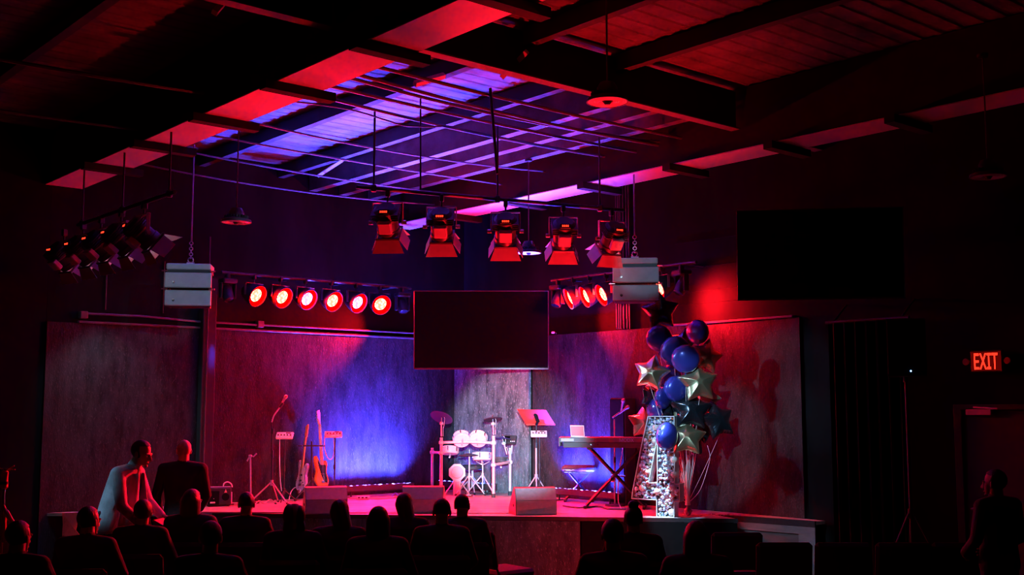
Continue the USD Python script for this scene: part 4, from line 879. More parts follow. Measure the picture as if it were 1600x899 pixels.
t = thing("keyboard_stand", "black X-shaped stand under the keyboard", "keyboard stand", (cK[0] + .12, cK[1], STG), rzk)
for s in (-1, 1):
    for dy in ((-.05, .0) if s > 0 else (.02, .07)): part(t, "leg", box_leg := cyl((-s*.40, dy, .03), (s*.34, dy, zk - .02), .022, n=4), black_metal)
    part(t, "foot_bar", bx(s*.40-.022, s*.40+.022, -.24, .24, 0.002, .042, .008), black_metal); part(t, "top_bar", bx(s*.34-.03, s*.34+.03, -.17, .18, zk - .03, zk - .001, .006), black_metal)
part(t, "pivot_bolt", xf(lathe([(0, .03), (.03, .025), (.035, 0), (0, 0)], 14), RX(90), T(-.03, -.075, zk*.47)), chrome)
tb = at_y(905, 674, cK[1] - .02); base_z = cK[2] + .062
t = thing("laptop", "small open laptop with a pink lid on the left of the keyboard", "laptop", (tb[0], cK[1] - .02, base_z), -20)
part(t, "base", bx(-.11, .13, -.07, .09, .0, .014, .004), white_plastic); part(t, "lid", xf(bx(-.10, .10, -.004, .004, 0, .16, .003), RX(14), RY(0), T(0, -.07, .014)), white_plastic); part(t, "lid_rim", xf(bx(-.09, .09, -.006, -.003, .012, .148, .001), RX(14), T(0, -.07, .014)), pm("laptop_lid_pink", (.55, .25, .30), .4))  # lid panel has a plain pink colour, no emission
t = thing("sheet_papers", "loose pink lit papers lying on top of the keyboard", "papers", (tb[0] + .42, cK[1] + .0, base_z + .0), -4); part(t, "sheet", bx(-.18, .16, -.08, .1, .0, .006), white_plastic); part(t, "sheet", xf(bx(-.12, .2, -.07, .09, .007, .011), RZ(7)), white_plastic)
p = S(905, 784); y_ = p[1]; t = thing("keyboard_bench", "padded keyboard bench with crossed legs", "bench", p, -6); zb = at_y(905, 731, y_)[2] - STG
part(t, "cushion", box((0, 0, zb - .01), (.50, .30, .085), .03), pm("bench_vinyl", (.10, .04, .05), .85, specular_ior_level=.15, color2=(.13, .055, .065), scale=12)); part(t, "seat_board", bx(-.22, .22, -.12, .12, zb - .07, zb - .05, .004), black_metal)
part(t, "cushion_band", box((.17, 0, zb - .01), (.17, .31, .09), .03), rub)
for s in (-1, 1): part(t, "leg", cyl((-s*.20, .03*s, .03), (s*.16, .03*s, zb - .06), .018, n=4), black_metal); part(t, "foot_bar", bx(s*.20-.018, s*.20+.018, -.18, .18, 0, .036, .006), black_metal)
part(t, "pivot_bolt", cyl((-.015, -.07, zb*.48), (-.015, .07, zb*.48), .012, n=8), chrome)
# tall dark speaker behind the keyboard
q = at_b(972, 770, B_WALL - .21) * np.array([1, 1, 0]) + np.array([0, 0, STG]); hs = at_y(972, 622, q[1])[2] - STG
t = thing("column_speaker", "tall dark loudspeaker against the wall behind the keyboard", "loudspeaker", q, ROT_A - 180); part(t, "cabinet", bx(-.15, .15, -.08, .14, 0, hs, .01), pm("tall_speaker_black", (.045, .04, .045), .5)); part(t, "grille", bx(-.138, .138, -.095, -.078, .42, hs - .02, .006), matte_black); part(t, "lower_panel", bx(-.138, .138, -.09, -.078, .03, .40, .006), matte_black)
# ================================================================ THE NUMBER 4 AND THE BALLOON BOUQUET
white_card = pm("marquee_white_board", (0.72, 0.72, 0.70), 0.6, color2=(0.64, 0.64, 0.63), scale=5)
q0 = S(1030, 808); yM = q0[1]
M0 = at_y(1025, 808, yM)
P2 = lambda px, py: tuple((at_y(px, py, yM) - M0)[[0, 2]] * np.array([1.06, 1]))
outer = [(1012, 650), (1053, 650), (1053.5, 755), (1061, 755), (1061, 783.5), (1053, 783.5), (1052.5, 807.6), (1025, 807.6), (1025, 782), (987, 781), (987.5, 771), (1001, 700)]
hole = [(1014, 754), (1026, 754), (1026, 692)]
t = thing("marquee_number", "white box number 4 filled with silver foil balloons and pale globes", "number sign", (M0[0], M0[1], STG), -24)
po = Polygon([P2(*x) for x in outer], [[P2(*x) for x in hole]])
mz = min(v[1] for v in po.exterior.coords)
UPR = RX(90)
DEP = .20
back = trimesh.creation.extrude_polygon(po, .012, engine="earcut"); part(t, "back_board", xf(back, UPR, T(0, DEP, -mz)), white_card, False)
part(t, "foil_backing", xf(trimesh.creation.extrude_polygon(po.buffer(-.012), .006, engine="earcut"), UPR, T(0, .085, -mz)), pm("foil_backing", (.62, .70, .80), .5, color2=(.42, .50, .62), scale=30), False)
rim = po.difference(po.buffer(-.012)); rims = [rim] if rim.geom_type == "Polygon" else list(rim.geoms)
part(t, "side_wall", xf(cat(*[trimesh.creation.extrude_polygon(g, DEP, engine="earcut") for g in rims]), UPR, T(0, DEP, -mz)), white_card, False)
foils = [pm("foil_silver", (0.82, 0.88, 0.93), 0.35, 0.35), pm("foil_pale_blue", (0.48, 0.64, 0.84), 0.35, 0.35), pm("foil_white", (0.82, 0.84, 0.86), 0.45), pm("foil_dark", (0.05, 0.06, 0.08), 0.2, 0.6), pm("foil_copper", (0.62, 0.30, 0.18), 0.3, 0.7), pm("foil_olive", (0.45, 0.46, 0.28), 0.3, 0.7)]
globe_m = pm("warm_globe", (0.86, 0.82, 0.72), 0.35)
rr = random.Random(3); r2 = np.random.default_rng(5)
from shapely.geometry import Point
def crumple(r, seed, sub=1):
    s = trimesh.creation.icosphere(sub, r); s.vertices *= (0.72 + 0.55 * meshkit.noise(s.vertices / r * 1.7 + seed))[:, None]; return s
inn = po.buffer(-.018); bnd = inn.bounds
buckets = [[] for _ in foils]; n = 0
while n < 900:
    x, z = rr.uniform(bnd[0], bnd[2]), rr.uniform(bnd[1], bnd[3])
    if not inn.contains(Point(x, z)): continue
    r = rr.uniform(.012, .027); r = min(r, max(.010, inn.exterior.distance(Point(x, z)) * 1.2))
    k = rr.choices(range(6), (34, 30, 18, 9, 5, 4))[0]
    buckets[k].append(xf(crumple(r, rr.uniform(0, 50)), T(x, rr.uniform(.012, .06), z - mz))); n += 1
for k, nm in enumerate(("silver", "pale blue", "white", "dark", "copper", "olive")): part(t, "foil_filler", cat(*buckets[k]), foils[k], False, f"{nm} crumpled foil bits", "stuff")
for i, (px, py, r) in enumerate(((1024, 668, .045), (1021, 690, .036), (1017, 712, .042), (1012, 738, .044), (1003, 763, .046), (1026, 768, .044), (1051, 718, .046), (1051, 741, .044), (1049, 762, .044), (1049, 773, .036), (1048, 800, .046), (1041, 690, .038))):
    x, z = P2(px, py); part(t, "globe_balloon", xf(trimesh.creation.icosphere(2, r), T(x, .03, z - mz)), globe_m, True)

# ---------------------------------------------------------------- foil balloons
gold = pm("foil_gold", (0.84, 0.75, 0.44), 0.27, 0.9); navy_foil = pm("foil_navy_star", (0.06, 0.075, 0.10), 0.16, 0.8, coat_weight=0.6, coat_roughness=0.12); bluef = pm("foil_royal_blue", (0.05, 0.06, 0.45), 0.3, 0.3, coat_weight=0.7, coat_roughness=0.1)
darkblue = pm("foil_dark_blue", (0.03, 0.035, 0.30), 0.3, 0.3, coat_weight=0.7, coat_roughness=0.1)
def star_mesh(R_, puff=.36, n=100, rings=10, seed=0):
    ang = np.linspace(0, 2*np.pi, n, endpoint=False); tips = []
    for k in range(10):
        r = R_ if k % 2 == 0 else R_*.60; a = math.pi/2 + k*math.pi/5; tips.append((r*math.cos(a), r*math.sin(a)))
    poly = Polygon(tips).buffer(-R_*.03).buffer(R_*.07, join_style=1).buffer(-R_*.04); ring = poly.exterior
    out = np.array([ring.interpolate(s, normalized=True).coords[0] for s in np.linspace(0, 1, n, endpoint=False)])
    v, f = [], []
    fr = 1 - np.linspace(1, 0, rings) ** 1.6
    def hgt(p):
        d = np.array([ring.distance(Point(*q)) for q in p]); return R_*puff*np.sqrt(np.clip(d/(R_*.46), 0, 1)) 
    for side in (1, -1):
        b = len(v); v.append([0, -side*R_*puff*.98, 0])
        for j in range(1, rings):
            p = out * (j/(rings-1)); h = hgt(p) if j < rings-1 else np.zeros(n)
            wr = 0.03*R_*np.sin(np.arange(n)*2.4 + seed) * (j/(rings-1))**3 * (1 if j < rings-1 else .4)
            v += [[q[0], -side*(hh + w_*.5), q[1]] for q, hh, w_ in zip(p, h, wr)]
        for i in range(n):
            i2 = (i+1) % n; f.append([b, b+1+i, b+1+i2] if side > 0 else [b, b+1+i2, b+1+i])
            for j in range(rings-2):
                a, c = b+1+j*n, b+1+(j+1)*n; q = [a+i, c+i, c+i2, a+i2]; q = q if side > 0 else q[::-1]; f += [[q[0], q[1], q[2]], [q[0], q[2], q[3]]]
    m = tm(v, f); m.merge_vertices(); return m
def round_mesh(R_, puff=.62, n=48, rings=14, seed=0):
    v, f = [], []
    for side in (1, -1):
        b = len(v); v.append([0, -side*R_*puff, 0])
        for j in range(1, rings):
            u = j/(rings-1); r = R_*math.sin(u*math.pi/2); h = R_*puff*math.cos(u*math.pi/2)**.85 if j < rings-1 else 0
            for i in range(n):
                a = 2*math.pi*i/n; w_ = .035*math.sin(a*13+seed)*u**6; v.append([r*(1+w_*.4)*math.cos(a), -side*(h + R_*w_), r*(1+w_*.4)*math.sin(a)])
        for i in range(n):
            i2 = (i+1) % n; f.append([b, b+1+i, b+1+i2] if side > 0 else [b, b+1+i2, b+1+i])
            for j in range(rings-2):
                a, c = b+1+j*n, b+1+(j+1)*n; q = [a+i, c+i, c+i2, a+i2]; q = q if side > 0 else q[::-1]; f += [[q[0], q[1], q[2]], [q[0], q[2], q[3]]]
    m = tm(v, f); m.merge_vertices(); return m
WGT = S(1075, 806); yW = WGT[1]
ribbon_m = pm("ribbon_white", (0.70, 0.66, 0.66), 0.45)
seam = {}
def balloon(kind, px, py, wpx, dy, yaw, pitch, roll, mat, label, group=None, string=True):
    y_ = yW + dy; c = at_y(px, py, y_); R_ = wpx * y_ / F * (1.20 if kind == 'star' else 1.08)
    t = thing("star_balloon" if kind == "star" else "round_balloon", label, "balloon", c, group=group)
    m = star_mesh(R_, seed=px) if kind == "star" else round_mesh(R_, seed=px)
    K = (RY(roll), RX(pitch), RZ(yaw)); part(t, "foil", xf(m, *K), mat, True)
    zt = -R_*(.45 if kind == "star" else 1.0); tail = xf(cat(bx(-.012, .012, -.002, .002, zt - .05, zt + .01), cyl((0, 0, zt - .02), (0, 0, zt + .004), .008, .014, 8)), *K); part(t, "filling_tail", tail, mat, False)
    if string:
        e = WGT - c + np.array([0, 0, .16]); s = np.array(xf(trimesh.Trimesh([[0, 0, zt - .02]] * 3, [[0, 1, 2]], process=False), *K).vertices[0])
        part(t, "ribbon", tube(sag(s, e, .02), .0035, 5), ribbon_m)
    return t
balloon("star", 1032, 487, 27, .10, 6, 8, -6, navy_foil, "dark star balloon at the very top of the bouquet, apart from the others")
balloon("round", 1030, 529, 19, .05, -10, 10, 0, darkblue, "dark blue round balloon at the upper left of the bouquet")
balloon("round", 1090, 519, 18, .10, -46, 0, 0, bluef, "blue round balloon at the upper right of the bouquet, turned sideways")
balloon("round", 1079, 523, 15, .30, 70, 0, 0, darkblue, "blue round balloon mostly hidden behind the upper right blue one")
balloon("round", 1055, 549, 22, -.05, 8, 12, 0, bluef, "blue round balloon half hidden behind the frontmost blue one")
balloon("round", 1071, 561, 20.5, -.28, -6, 10, 0, bluef, "frontmost blue round balloon in the middle of the bouquet")
balloon("star", 1104, 557, 25, .02, 18, -6, 14, gold, "gold star balloon at the right, beside the frontmost blue balloon")
balloon("star", 1068, 535, 20, .25, -30, 0, 10, navy_foil, "dark teal star balloon peeking between the upper blue balloons")
balloon("star", 1018, 583, 26, -.10, -14, -14, 12, gold, "gold star balloon at the far left of the bouquet's middle")
balloon("star", 1091, 598, 29, -.22, 6, -10, -4, gold, "large gold star balloon right of the middle, below the frontmost blue one")
balloon("round", 1047, 590, 19, .15, 40, 0, 0, bluef, "blue round balloon behind the left gold star")
balloon("round", 1056, 608, 19, -.16, 24, 6, 0, bluef, "blue round balloon left of the large gold star")
balloon("round", 1036, 622, 16, -.12, 50, 5, 8, darkblue, "dark blue round balloon under the left gold star")
balloon("star", 1103, 622, 22, .10, -30, 12, 20, gold, "dim gold star balloon behind the large gold star")
balloon("star", 1079, 640, 31, -.14, 4, -16, 3, navy_foil, "large dark star balloon below the large gold star")
balloon("star", 1121, 657, 28, -.05, 22, -14, -12, navy_foil, "shiny dark star balloon at the far right of the bouquet")
balloon("star", 1015, 622, 17, .10, 40, 0, 25, navy_foil, "small dark star balloon below the left gold star")
balloon("star", 1044, 655, 20, -.06, 62, 0, 0, navy_foil, "dark star balloon seen edge-on above the top of the number 4")
balloon("star", 1058, 664, 20, .02, 34, -6, -8, gold, "gold star balloon behind the lowest gold star")
balloon("star", 1004, 662, 23, .22, 24, -14, 8, gold, "gold star balloon at the lower left, partly behind the number 4")
balloon("round", 1042, 682, 20, -.40, 48, 4, 0, bluef, "blue round balloon hanging in front of the number 4")
balloon("star", 1072, 684, 28, -.20, -4, -26, 2, gold, "lowest gold star balloon, tilted, above the white tassel")
balloon("star", 1086, 692, 20, .15, 55, -10, 0, navy_foil, "dark star balloon edge-on behind the lowest gold star")
balloon("star", 1052, 632, 22, .08, -20, -8, 24, navy_foil, "dark star balloon in the lower middle of the bouquet, between two blue balloons")
balloon("star", 1030, 606, 20, .16, 12, -10, -14, gold, "gold star balloon peeking behind the left side of the bouquet")
balloon("round", 1024, 640, 16, .06, -60, 0, 0, darkblue, "dark blue round balloon low at the left, above the number 4")
balloon("star", 1098, 668, 22, .12, -10, -12, 30, navy_foil, "dark star balloon between the lowest gold star and the far right star")
t = thing("balloon_weight", "silver foil weight with a white ribbon tassel under the balloons", "balloon weight", WGT)
part(t, "weight", xf(crumple(.055, 4, 2), T(0, 0, .055)), pm("weight_foil", (.35, .36, .38), .3, .8), True)
tas = pm("tassel_white", (0.74, 0.66, 0.68), 0.7, color2=(.6, .5, .53), scale=60, stretch=(1, 1, .08))
tz = at_y(1077, 712, yW)[2] - STG
part(t, "tassel", tube([(0, 0, .13), (0, 0, .20), (.01, 0, .5), (.02, 0, tz*.8), (.02, 0, tz)], [.035, .030, .036, .028, .012], 14), tas)
part(t, "tassel_tie", cyl((0, 0, .12), (0, 0, .15), .022, n=10), chrome)
for i, (px, py, dx) in enumerate(((1072, 730, -.03), (1107, 727, .02), (1064, 745, -.06))):
    c = at_y(px, py, yW) - WGT; part(t, "curled_ribbon", tube(spl([(0, 0, .15), c*.5 + [dx, 0, 0], c, c + [.02, 0, .12], c + [-.01, 0, .25]], 20), .0045, 5), ribbon_m)
t = thing("ribbon_scraps", "pinkish confetti scraps on the stage floor beside the balloon weight", "confetti", S(1100, 806), kind="stuff")
ms = []
for i in range(60):
    x, y = rr.gauss(.1, .16), rr.gauss(0, .04); ms.append(xf(box((0, 0, 0), (.03, .012, .003)), RX(rr.uniform(-40, 40)), RZ(rr.uniform(0, 180)), T(x, y, .012)))
part(t, "scraps", cat(*ms), white_plastic, False)
# ================================================================ CHAIRS AND PEOPLE
fabric = pm("chair_fabric_dark", (0.018, 0.016, 0.017), 0.9, color2=(0.028, 0.025, 0.026), scale=60, bump=0.3, bscale=220)
def make_chair(label, group=None):
    """faces +y; origin on the floor under the seat's middle"""
    t = thing("stacking_chair", label, "chair", group=group)
    part(t, "seat", box((0, .02, .435), (.50, .48, .085), .03), fabric)
    bk = bx(-.26, .26, -.04, .03, .50, .88, .03); part(t, "backrest", xf(bk, T(0, 0, -.5), RX(8), T(0, -.235, .5)), fabric)
    for s in (-1, 1):
        part(t, "leg", tube([(s*.24, .20, .40), (s*.24, .235, .011)], .011, 8), black_metal); part(t, "leg", tube([(s*.24, -.17, .40), (s*.24, -.29, .011)], .011, 8), black_metal)
        part(t, "back_post", tube([(s*.235, -.19, .40), (s*.235, -.235, .52), (s*.22, -.285, .85)], .011, 8), black_metal)
    part(t, "seat_frame", cat(tube([(-.24, .2, .385), (.24, .2, .385)], .010, 6), tube([(-.24, -.17, .385), (.24, -.17, .385)], .010, 6)), black_metal)
    part(t, "stretcher", tube([(-.24, .22, .16), (.24, .22, .16)], .009, 6), black_metal)
    return t
chair0 = None
def chair(x, y, rz, label, group=None):
    global chair0
    if chair0 is None:
        chair0 = make_chair(label, group); chair0.GetAttribute("xformOp:translate").Set(Gf.Vec3d(x, y, 0)); chair0.GetAttribute("xformOp:rotateZ").Set(float(rz)); return chair0
    return dup(chair0, (x, y, 0), rz, label, group or "", "chair")

def ball(p, r): return Manifold.sphere(r, 16).translate([float(v) for v in p])
def limb(p, q, rp, rq): return Manifold.batch_hull([ball(p, rp), ball(q, rq)])
def ell(c, r, n=20): return Manifold.sphere(1.0, n).scale([float(v) for v in r]).translate([float(v) for v in c])
def finish(parts, refine, it=8):
    m = Manifold.batch_boolean(parts, m3.OpType.Add).refine_to_length(refine); g = m.to_mesh(); t_ = trimesh.Trimesh(g.vert_properties[:, :3], g.tri_verts, process=True)
    if it: trimesh.smoothing.filter_taubin(t_, lamb=.5, nu=.53, iterations=it)
    return t_
V = lambda *a: np.array(a, float)
def basis(z, yhint):
    z = z/np.linalg.norm(z); x = np.cross(yhint, z); x /= np.linalg.norm(x); return np.stack([x, np.cross(z, x), z], 1)
def hand_parts(w, d, side, palm, curl=.5):
    """palm and five bent fingers growing from the wrist w along d; palm = direction the palm faces"""
    B = basis(np.asarray(d, float), -np.asarray(palm, float)); o = lambda x, y, z: w + B @ V(x*side, y, z)
    ps = [Manifold.batch_hull([ball(o(-.026, 0, .02), .015), ball(o(.026, 0, .02), .015), ball(o(-.034, 0, .085), .013), ball(o(.032, 0, .085), .012), ball(o(0, 0, -.01), .022)])]
    for k, (x, L) in enumerate(((-.034, .072), (-.012, .082), (.010, .076), (.031, .060))):
        a = o(x, 0, .085); c1 = curl*.8 + .06*k; c2 = curl*1.7 + .08*k
        b = a + B @ V(.15*x*side, -math.sin(c1)*L*.5, math.cos(c1)*L*.5); c = b + B @ V(0, -math.sin(c2)*L*.5, math.cos(c2)*L*.5)
        ps += [limb(a, b, .0095, .009), limb(b, c, .009, .0075)]
    a = o(-.030, -.004, .025); b = a + B @ V(-.030*side, -.012, .032); c = b + B @ V(-.006*side, -.014, .028); ps += [limb(a, b, .0125, .0105), limb(b, c, .0105, .008)]
    return ps
skin_m = {k: pm("skin_" + k, c, 0.5, color2=tuple(v*.86 for v in c), scale=14) for k, c in (("light", (.55, .36, .28)), ("tan", (.42, .26, .18)), ("brown", (.22, .12, .08)))}
hair_m = {k: pm("hair_" + k, c, 0.5, color2=tuple(v*.6 for v in c), scale=40, stretch=(1, 1, .15), bump=.5, bscale=90) for k, c in (("black", (.012, .010, .010)), ("brown", (.06, .035, .02)), ("dark_blond", (.14, .09, .045)), ("grey", (.25, .24, .23)))}
cloth_cache = {}
def cloth(c):
    k = tuple(c)
    if k not in cloth_cache: cloth_cache[k] = pm("clothing_%d" % len(cloth_cache), c, 0.85, color2=tuple(v*.7 for v in c), scale=9, bump=.4, bscale=25)
    return cloth_cache[k]
shoe_m = pm("shoe_black", (.02, .02, .02), .5); eye_w = pm("eye_white", (.7, .7, .7), .3); iris_m = pm("iris_dark", (.03, .02, .015), .2); lip_m = pm("lips", (.40, .18, .16), .5)
def head_build(J, s, face_detail):
    """head in its own frame (x right, y front, z up; origin at the skull base), then turned and placed"""
    Rm = trimesh.transformations.euler_matrix(math.radians(J.get("nod", 0)), math.radians(J.get("tip", 0)), math.radians(J.get("turn", 0)), "sxyz"); O = J["head"]
    k = J.get("hs", 1.0)
    tr = lambda m: m.transform(np.hstack([Rm[:3, :3]*k, np.asarray(O, float)[:, None]]))
    ps = [ell((0, -.012, .118), (.074, .092, .090)), Manifold.batch_hull([ell((0, .030, .085), (.060, .058, .070)), ell((0, .050, .008), (.034, .034, .026))]),
          Manifold.batch_hull([ball((0, .088, .095), .008), ball((0, .112, .050), .012), ball((.014, .092, .045), .009), ball((-.014, .092, .045), .009)]),
          Manifold.batch_hull([ball((.018, .078, .016), .009), ball((-.018, .078, .016), .009), ball((0, .086, .018), .010)]), ell((0, .076, -.014), (.018, .016, .014))]
    for sx in (-1, 1): ps.append(Manifold.batch_hull([ell((sx*.078, -.012, .085), (.008, .016, .028)), ell((sx*.072, -.004, .066), (.008, .010, .014))])); ps.append(Manifold.batch_hull([ball((sx*.014, .088, .104), .009), ball((sx*.046, .074, .103), .010)]))
    return [tr(p) for p in ps], tr, Rm, k
def hair_build(style, tr):
    face = Manifold.cube([.30, .30, .30], True).translate([0, .155, .0]).rotate([16, 0, 0]).translate([0, .035, .012])
    cap = ell((0, -.016, .122), (.083, .100, .096), 24)
    low = Manifold.cube([.4, .4, .3], True).translate([0, 0, -.12])
    if style == "bald": return None
    if style == "crop": m = ell((0, -.016, .121), (.079, .097, .093), 24) - face - low.rotate([-12, 0, 0]).translate([0, 0, .03])
    elif style == "short": m = cap - face - low.translate([0, 0, .005])
    elif style == "bob": m = (Manifold.batch_boolean([cap, Manifold.batch_hull([ell((0, -.03, .10), (.098, .10, .08)), ell((0, -.035, -.03), (.100, .085, .05))])], m3.OpType.Add)) - face
    elif style == "long": m = (Manifold.batch_boolean([cap, Manifold.batch_hull([ell((0, -.03, .10), (.092, .098, .085)), ell((0, -.07, -.10), (.105, .06, .06)), ell((0, -.10, -.22), (.085, .035, .05))])], m3.OpType.Add)) - face
    elif style == "side_long": m = (Manifold.batch_boolean([cap, Manifold.batch_hull([ell((0, -.03, .10), (.088, .098, .08)), ell((.05, -.05, -.08), (.075, .06, .06)), ell((.10, -.03, -.20), (.05, .04, .05))])], m3.OpType.Add)) - face
    elif style == "bun": m = Manifold.batch_boolean([cap, ell((0, -.035, .225), (.048, .048, .040))], m3.OpType.Add) - face - low
    elif style == "ponytail": m = Manifold.batch_boolean([cap, limb((0, -.11, .13), (-.02, -.15, .06), .035, .045), limb((-.02, -.15, .06), (-.03, -.13, -.10), .045, .018)], m3.OpType.Add) - face - low
    elif style == "parted": m = (Manifold.batch_boolean([ell((-.045, -.03, .11), (.055, .09, .095)), ell((.045, -.03, .105), (.052, .09, .088)), ell((-.055, -.06, -.01), (.045, .05, .10)), ell((.055, -.06, -.01), (.040, .05, .09))], m3.OpType.Add)) - face
    return tr(m)
def person(label, loc, rz, J, style="short", hair="black", skin="tan", top_c=(.02, .02, .022), leg_c=(.018, .018, .022), sleeve=True, s=1.0, hold=None, collar=True, group=None, jacket=None):
    """J: joint positions (metres, facing +y, x to the person's right) from pose()"""
    t = thing("person", label, "person", loc, rz)
    J = {k: (v*s if isinstance(v, np.ndarray) else v) for k, v in J.items()}; J["hs"] = s
    hp, tr, Rm, k = head_build(J, s, True)
    b = list(hp); nk = J["neck"]
    b.append(limb(nk, J["head"] + (Rm[:3, :3] @ V(0, -.012, .05))*s, .060*s, .055*s))
    L = lambda p, q, a, c: limb(J[p] if isinstance(p, str) else p, J[q] if isinstance(q, str) else q, a*s, c*s)
    def torso(e):
        hL, hR, sL_, sR_ = J["hipL"], J["hipR"], J["shL"], J["shR"]; ch, wa = J["chest"], J["waist"]; lat = (sR_ - sL_)/np.linalg.norm(sR_ - sL_); hl = (hR - hL)/np.linalg.norm(hR - hL)
        return [Manifold.batch_hull([ball(hL, (.095+e)*s), ball(hR, (.095+e)*s), ball(wa + hl*.07*s, (.095+e)*s), ball(wa - hl*.07*s, (.095+e)*s)]),
                Manifold.batch_hull([ball(wa + hl*.07*s, (.095+e)*s), ball(wa - hl*.07*s, (.095+e)*s), ball(ch + lat*.085*s, (.105+e)*s), ball(ch - lat*.085*s, (.105+e)*s)]),
                Manifold.batch_hull([ball(ch + lat*.085*s, (.105+e)*s), ball(ch - lat*.085*s, (.105+e)*s), ball(sL_, (.058+e)*s), ball(sR_, (.058+e)*s), ball(nk + V(0, 0, -.02)*s, (.055+e)*s)])]
    b += torso(0)
    for d in "LR":
        b += [L("sh"+d, "el"+d, .052, .040), L("el"+d, "wr"+d, .040, .028), L("hip"+d, "kn"+d, .085, .058), L("kn"+d, "an"+d, .055, .040), L("an"+d, "toe"+d, .042, .032)]
    for d, sd in (("L", -1), ("R", 1)):
        dirn = J.get("hd"+d, J["wr"+d] - J["el"+d]); b += hand_parts(J["wr"+d], dirn, sd*-1 if False else sd, J.get("palm"+d, V(0, 0, -1)), J.get("curl"+d, .35))
    body = finish(b, .020, 4); part(t, "body", body, skin_m[skin], True)
    # clothing
    tops = torso(.014)
    for d in "LR":
        tops.append(L("sh"+d, "el"+d, .068, .054)); tops.append(L("el"+d, J["el"+d] + (J["wr"+d]-J["el"+d])*(.93 if sleeve else .05), .054, .042 if sleeve else .054))
    part(t, "shirt", finish(tops, .028, 6), cloth(top_c), True)
    legs = [Manifold.batch_hull([ball(J["hipL"], .107*s), ball(J["hipR"], .107*s)])]
    for d in "LR": legs += [L("hip"+d, "kn"+d, .097, .072), L("kn"+d, J["an"+d] + V(0, 0, .03), .070, .058)]
    part(t, "trousers", finish(legs, .035, 5), cloth(leg_c), True)
    for d in "LR": part(t, "shoe", finish([L(J["an"+d] + V(0, 0, -.02), J["toe"+d], .048, .040), L(J["an"+d] + V(0, -.03, -.045), J["toe"+d], .034, .034)], .03, 3), shoe_m, True)
    if collar: c_ = Manifold.batch_hull([ball(nk + V(0, .0, -.03)*s, .074*s), ball(nk + V(0, .01, .02)*s, .068*s)]); part(t, "collar", finish([c_], .03, 3), cloth(top_c), True)
    h = hair_build(style, tr)
    if h is not None: part(t, "hair", finish([h], .016, 3), hair_m[hair], True)
    for sx in (-1, 1):
        q = lambda v: Rm[:3, :3] @ (np.asarray(v)*k) + J["head"]
        part(t, "eye", xf(trimesh.creation.icosphere(2, .0125*k), T(*q((sx*.031, .078, .088)))), eye_w, True); part(t, "iris", xf(trimesh.creation.icosphere(1, .0065*k), T(*q((sx*.031, .0885, .088)))), iris_m, True)
    lp = finish([tr(Manifold.batch_hull([ball((.018, .082, .016), .0055), ball((-.018, .082, .016), .0055), ball((0, .094, .016), .0055)]))], .01, 0); part(t, "lips", lp, lip_m, True)
    return t
def sit(lean=0.0, turn=0.0, nod=0.0, tip=0.0, arms="lap", lift=0.0):
    J = dict(hipL=V(-.095, -.09, .575), hipR=V(.095, -.09, .575), waist=V(0, -.10 + lean*.3, .76), chest=V(0, -.11 + lean*.8, .97), shL=V(-.185, -.10 + lean, 1.045), shR=V(.185, -.10 + lean, 1.045), neck=V(0, -.085 + lean, 1.09), head=V(0, -.055 + lean*1.15, 1.145),
             knL=V(-.13, .36, .535), knR=V(.13, .36, .535), anL=V(-.14, .40, .095), anR=V(.14, .40, .095), toeL=V(-.16, .56, .042), toeR=V(.16, .56, .042), turn=turn, nod=nod, tip=tip)
    J.update(elL=V(-.27, .02 + lean*.6, .80), elR=V(.27, .02 + lean*.6, .80), wrL=V(-.16, .24, .665), wrR=V(.16, .24, .665), palmL=V(0, 0, -1), palmR=V(0, 0, -1), hdL=V(.2, 1, -.15), hdR=V(-.2, 1, -.15))
    return J
SEAT = []
def seated(px, top, y, label, style, hair="black", skin="tan", s=1.0, rz=0.0, chair_l=None, **kw):
    """px: picture column of the head, y: distance of the row; the height follows from the picture"""
    zt = at_y(px, top, y)[2]; x = at_y(px, top, y)[0]
    top0 = {"bun": 1.145 + .262, "bald": 1.145 + .206, "crop": 1.145 + .213, "parted": 1.145 + .203}.get(style, 1.145 + .217)
    s = min(1.10, max(.86, zt / top0)); args = {k: kw.pop(k) for k in ("lean", "turn", "nod", "tip") if k in kw}
    person(label, (x, y, 0.0), rz, {k: (v + V(0, 0, .478/s + .0 - .478) if isinstance(v, np.ndarray) and k[:2] not in ("an", "to") else v) for k, v in sit(**args).items()}, style, hair, skin, s=s, **kw)
    chair(x, y - .0, rz, chair_l); SEAT.append((x, y))
seated(34, 816, 8.1, "seated person with short dark hair at the far left of the nearest row", "short", "black", lean=.02, turn=-14, chair_l="dark chair under the seated person at the far left of the nearest row")
seated(140, 794, 9.2, "seated person with dark hair in front of the standing man in the open shirt", "short", "black", lean=.05, turn=-22, chair_l="dark chair under the person seated in front of the man in the open shirt")
seated(227, 783, 10.1, "seated person with round dark hair between the two standing men", "short", "brown", turn=12, chair_l="dark chair under the person between the two standing men")
seated(304, 764, 10.95, "seated person with rim-lit brown bob hair below the bald standing man", "bob", "brown", turn=-20, chair_l="dark chair under the person seated below the bald standing man")
seated(333, 816, 8.1, "seated person with dark hair and red rim-lit shoulder left of the aisle, nearest row", "short", "black", turn=8, chair_l="dark chair under the nearest seated person with a rim-lit shoulder, left half")
seated(388, 771, 10.95, "seated man with short hair and visible ears before the left microphone stand", "crop", "black", chair_l="dark chair under the short haired man before the left microphone stand")
seated(462, 790, 9.7, "seated person with parted hair in two lobes below the left wedge monitor", "parted", "brown", turn=14, chair_l="dark chair under the person with parted hair")
seated(533, 782, 10.0, "seated person with long dark hair in front of the left wedge monitor", "side_long", "black", chair_l="dark chair under the long-haired person before the left wedge")
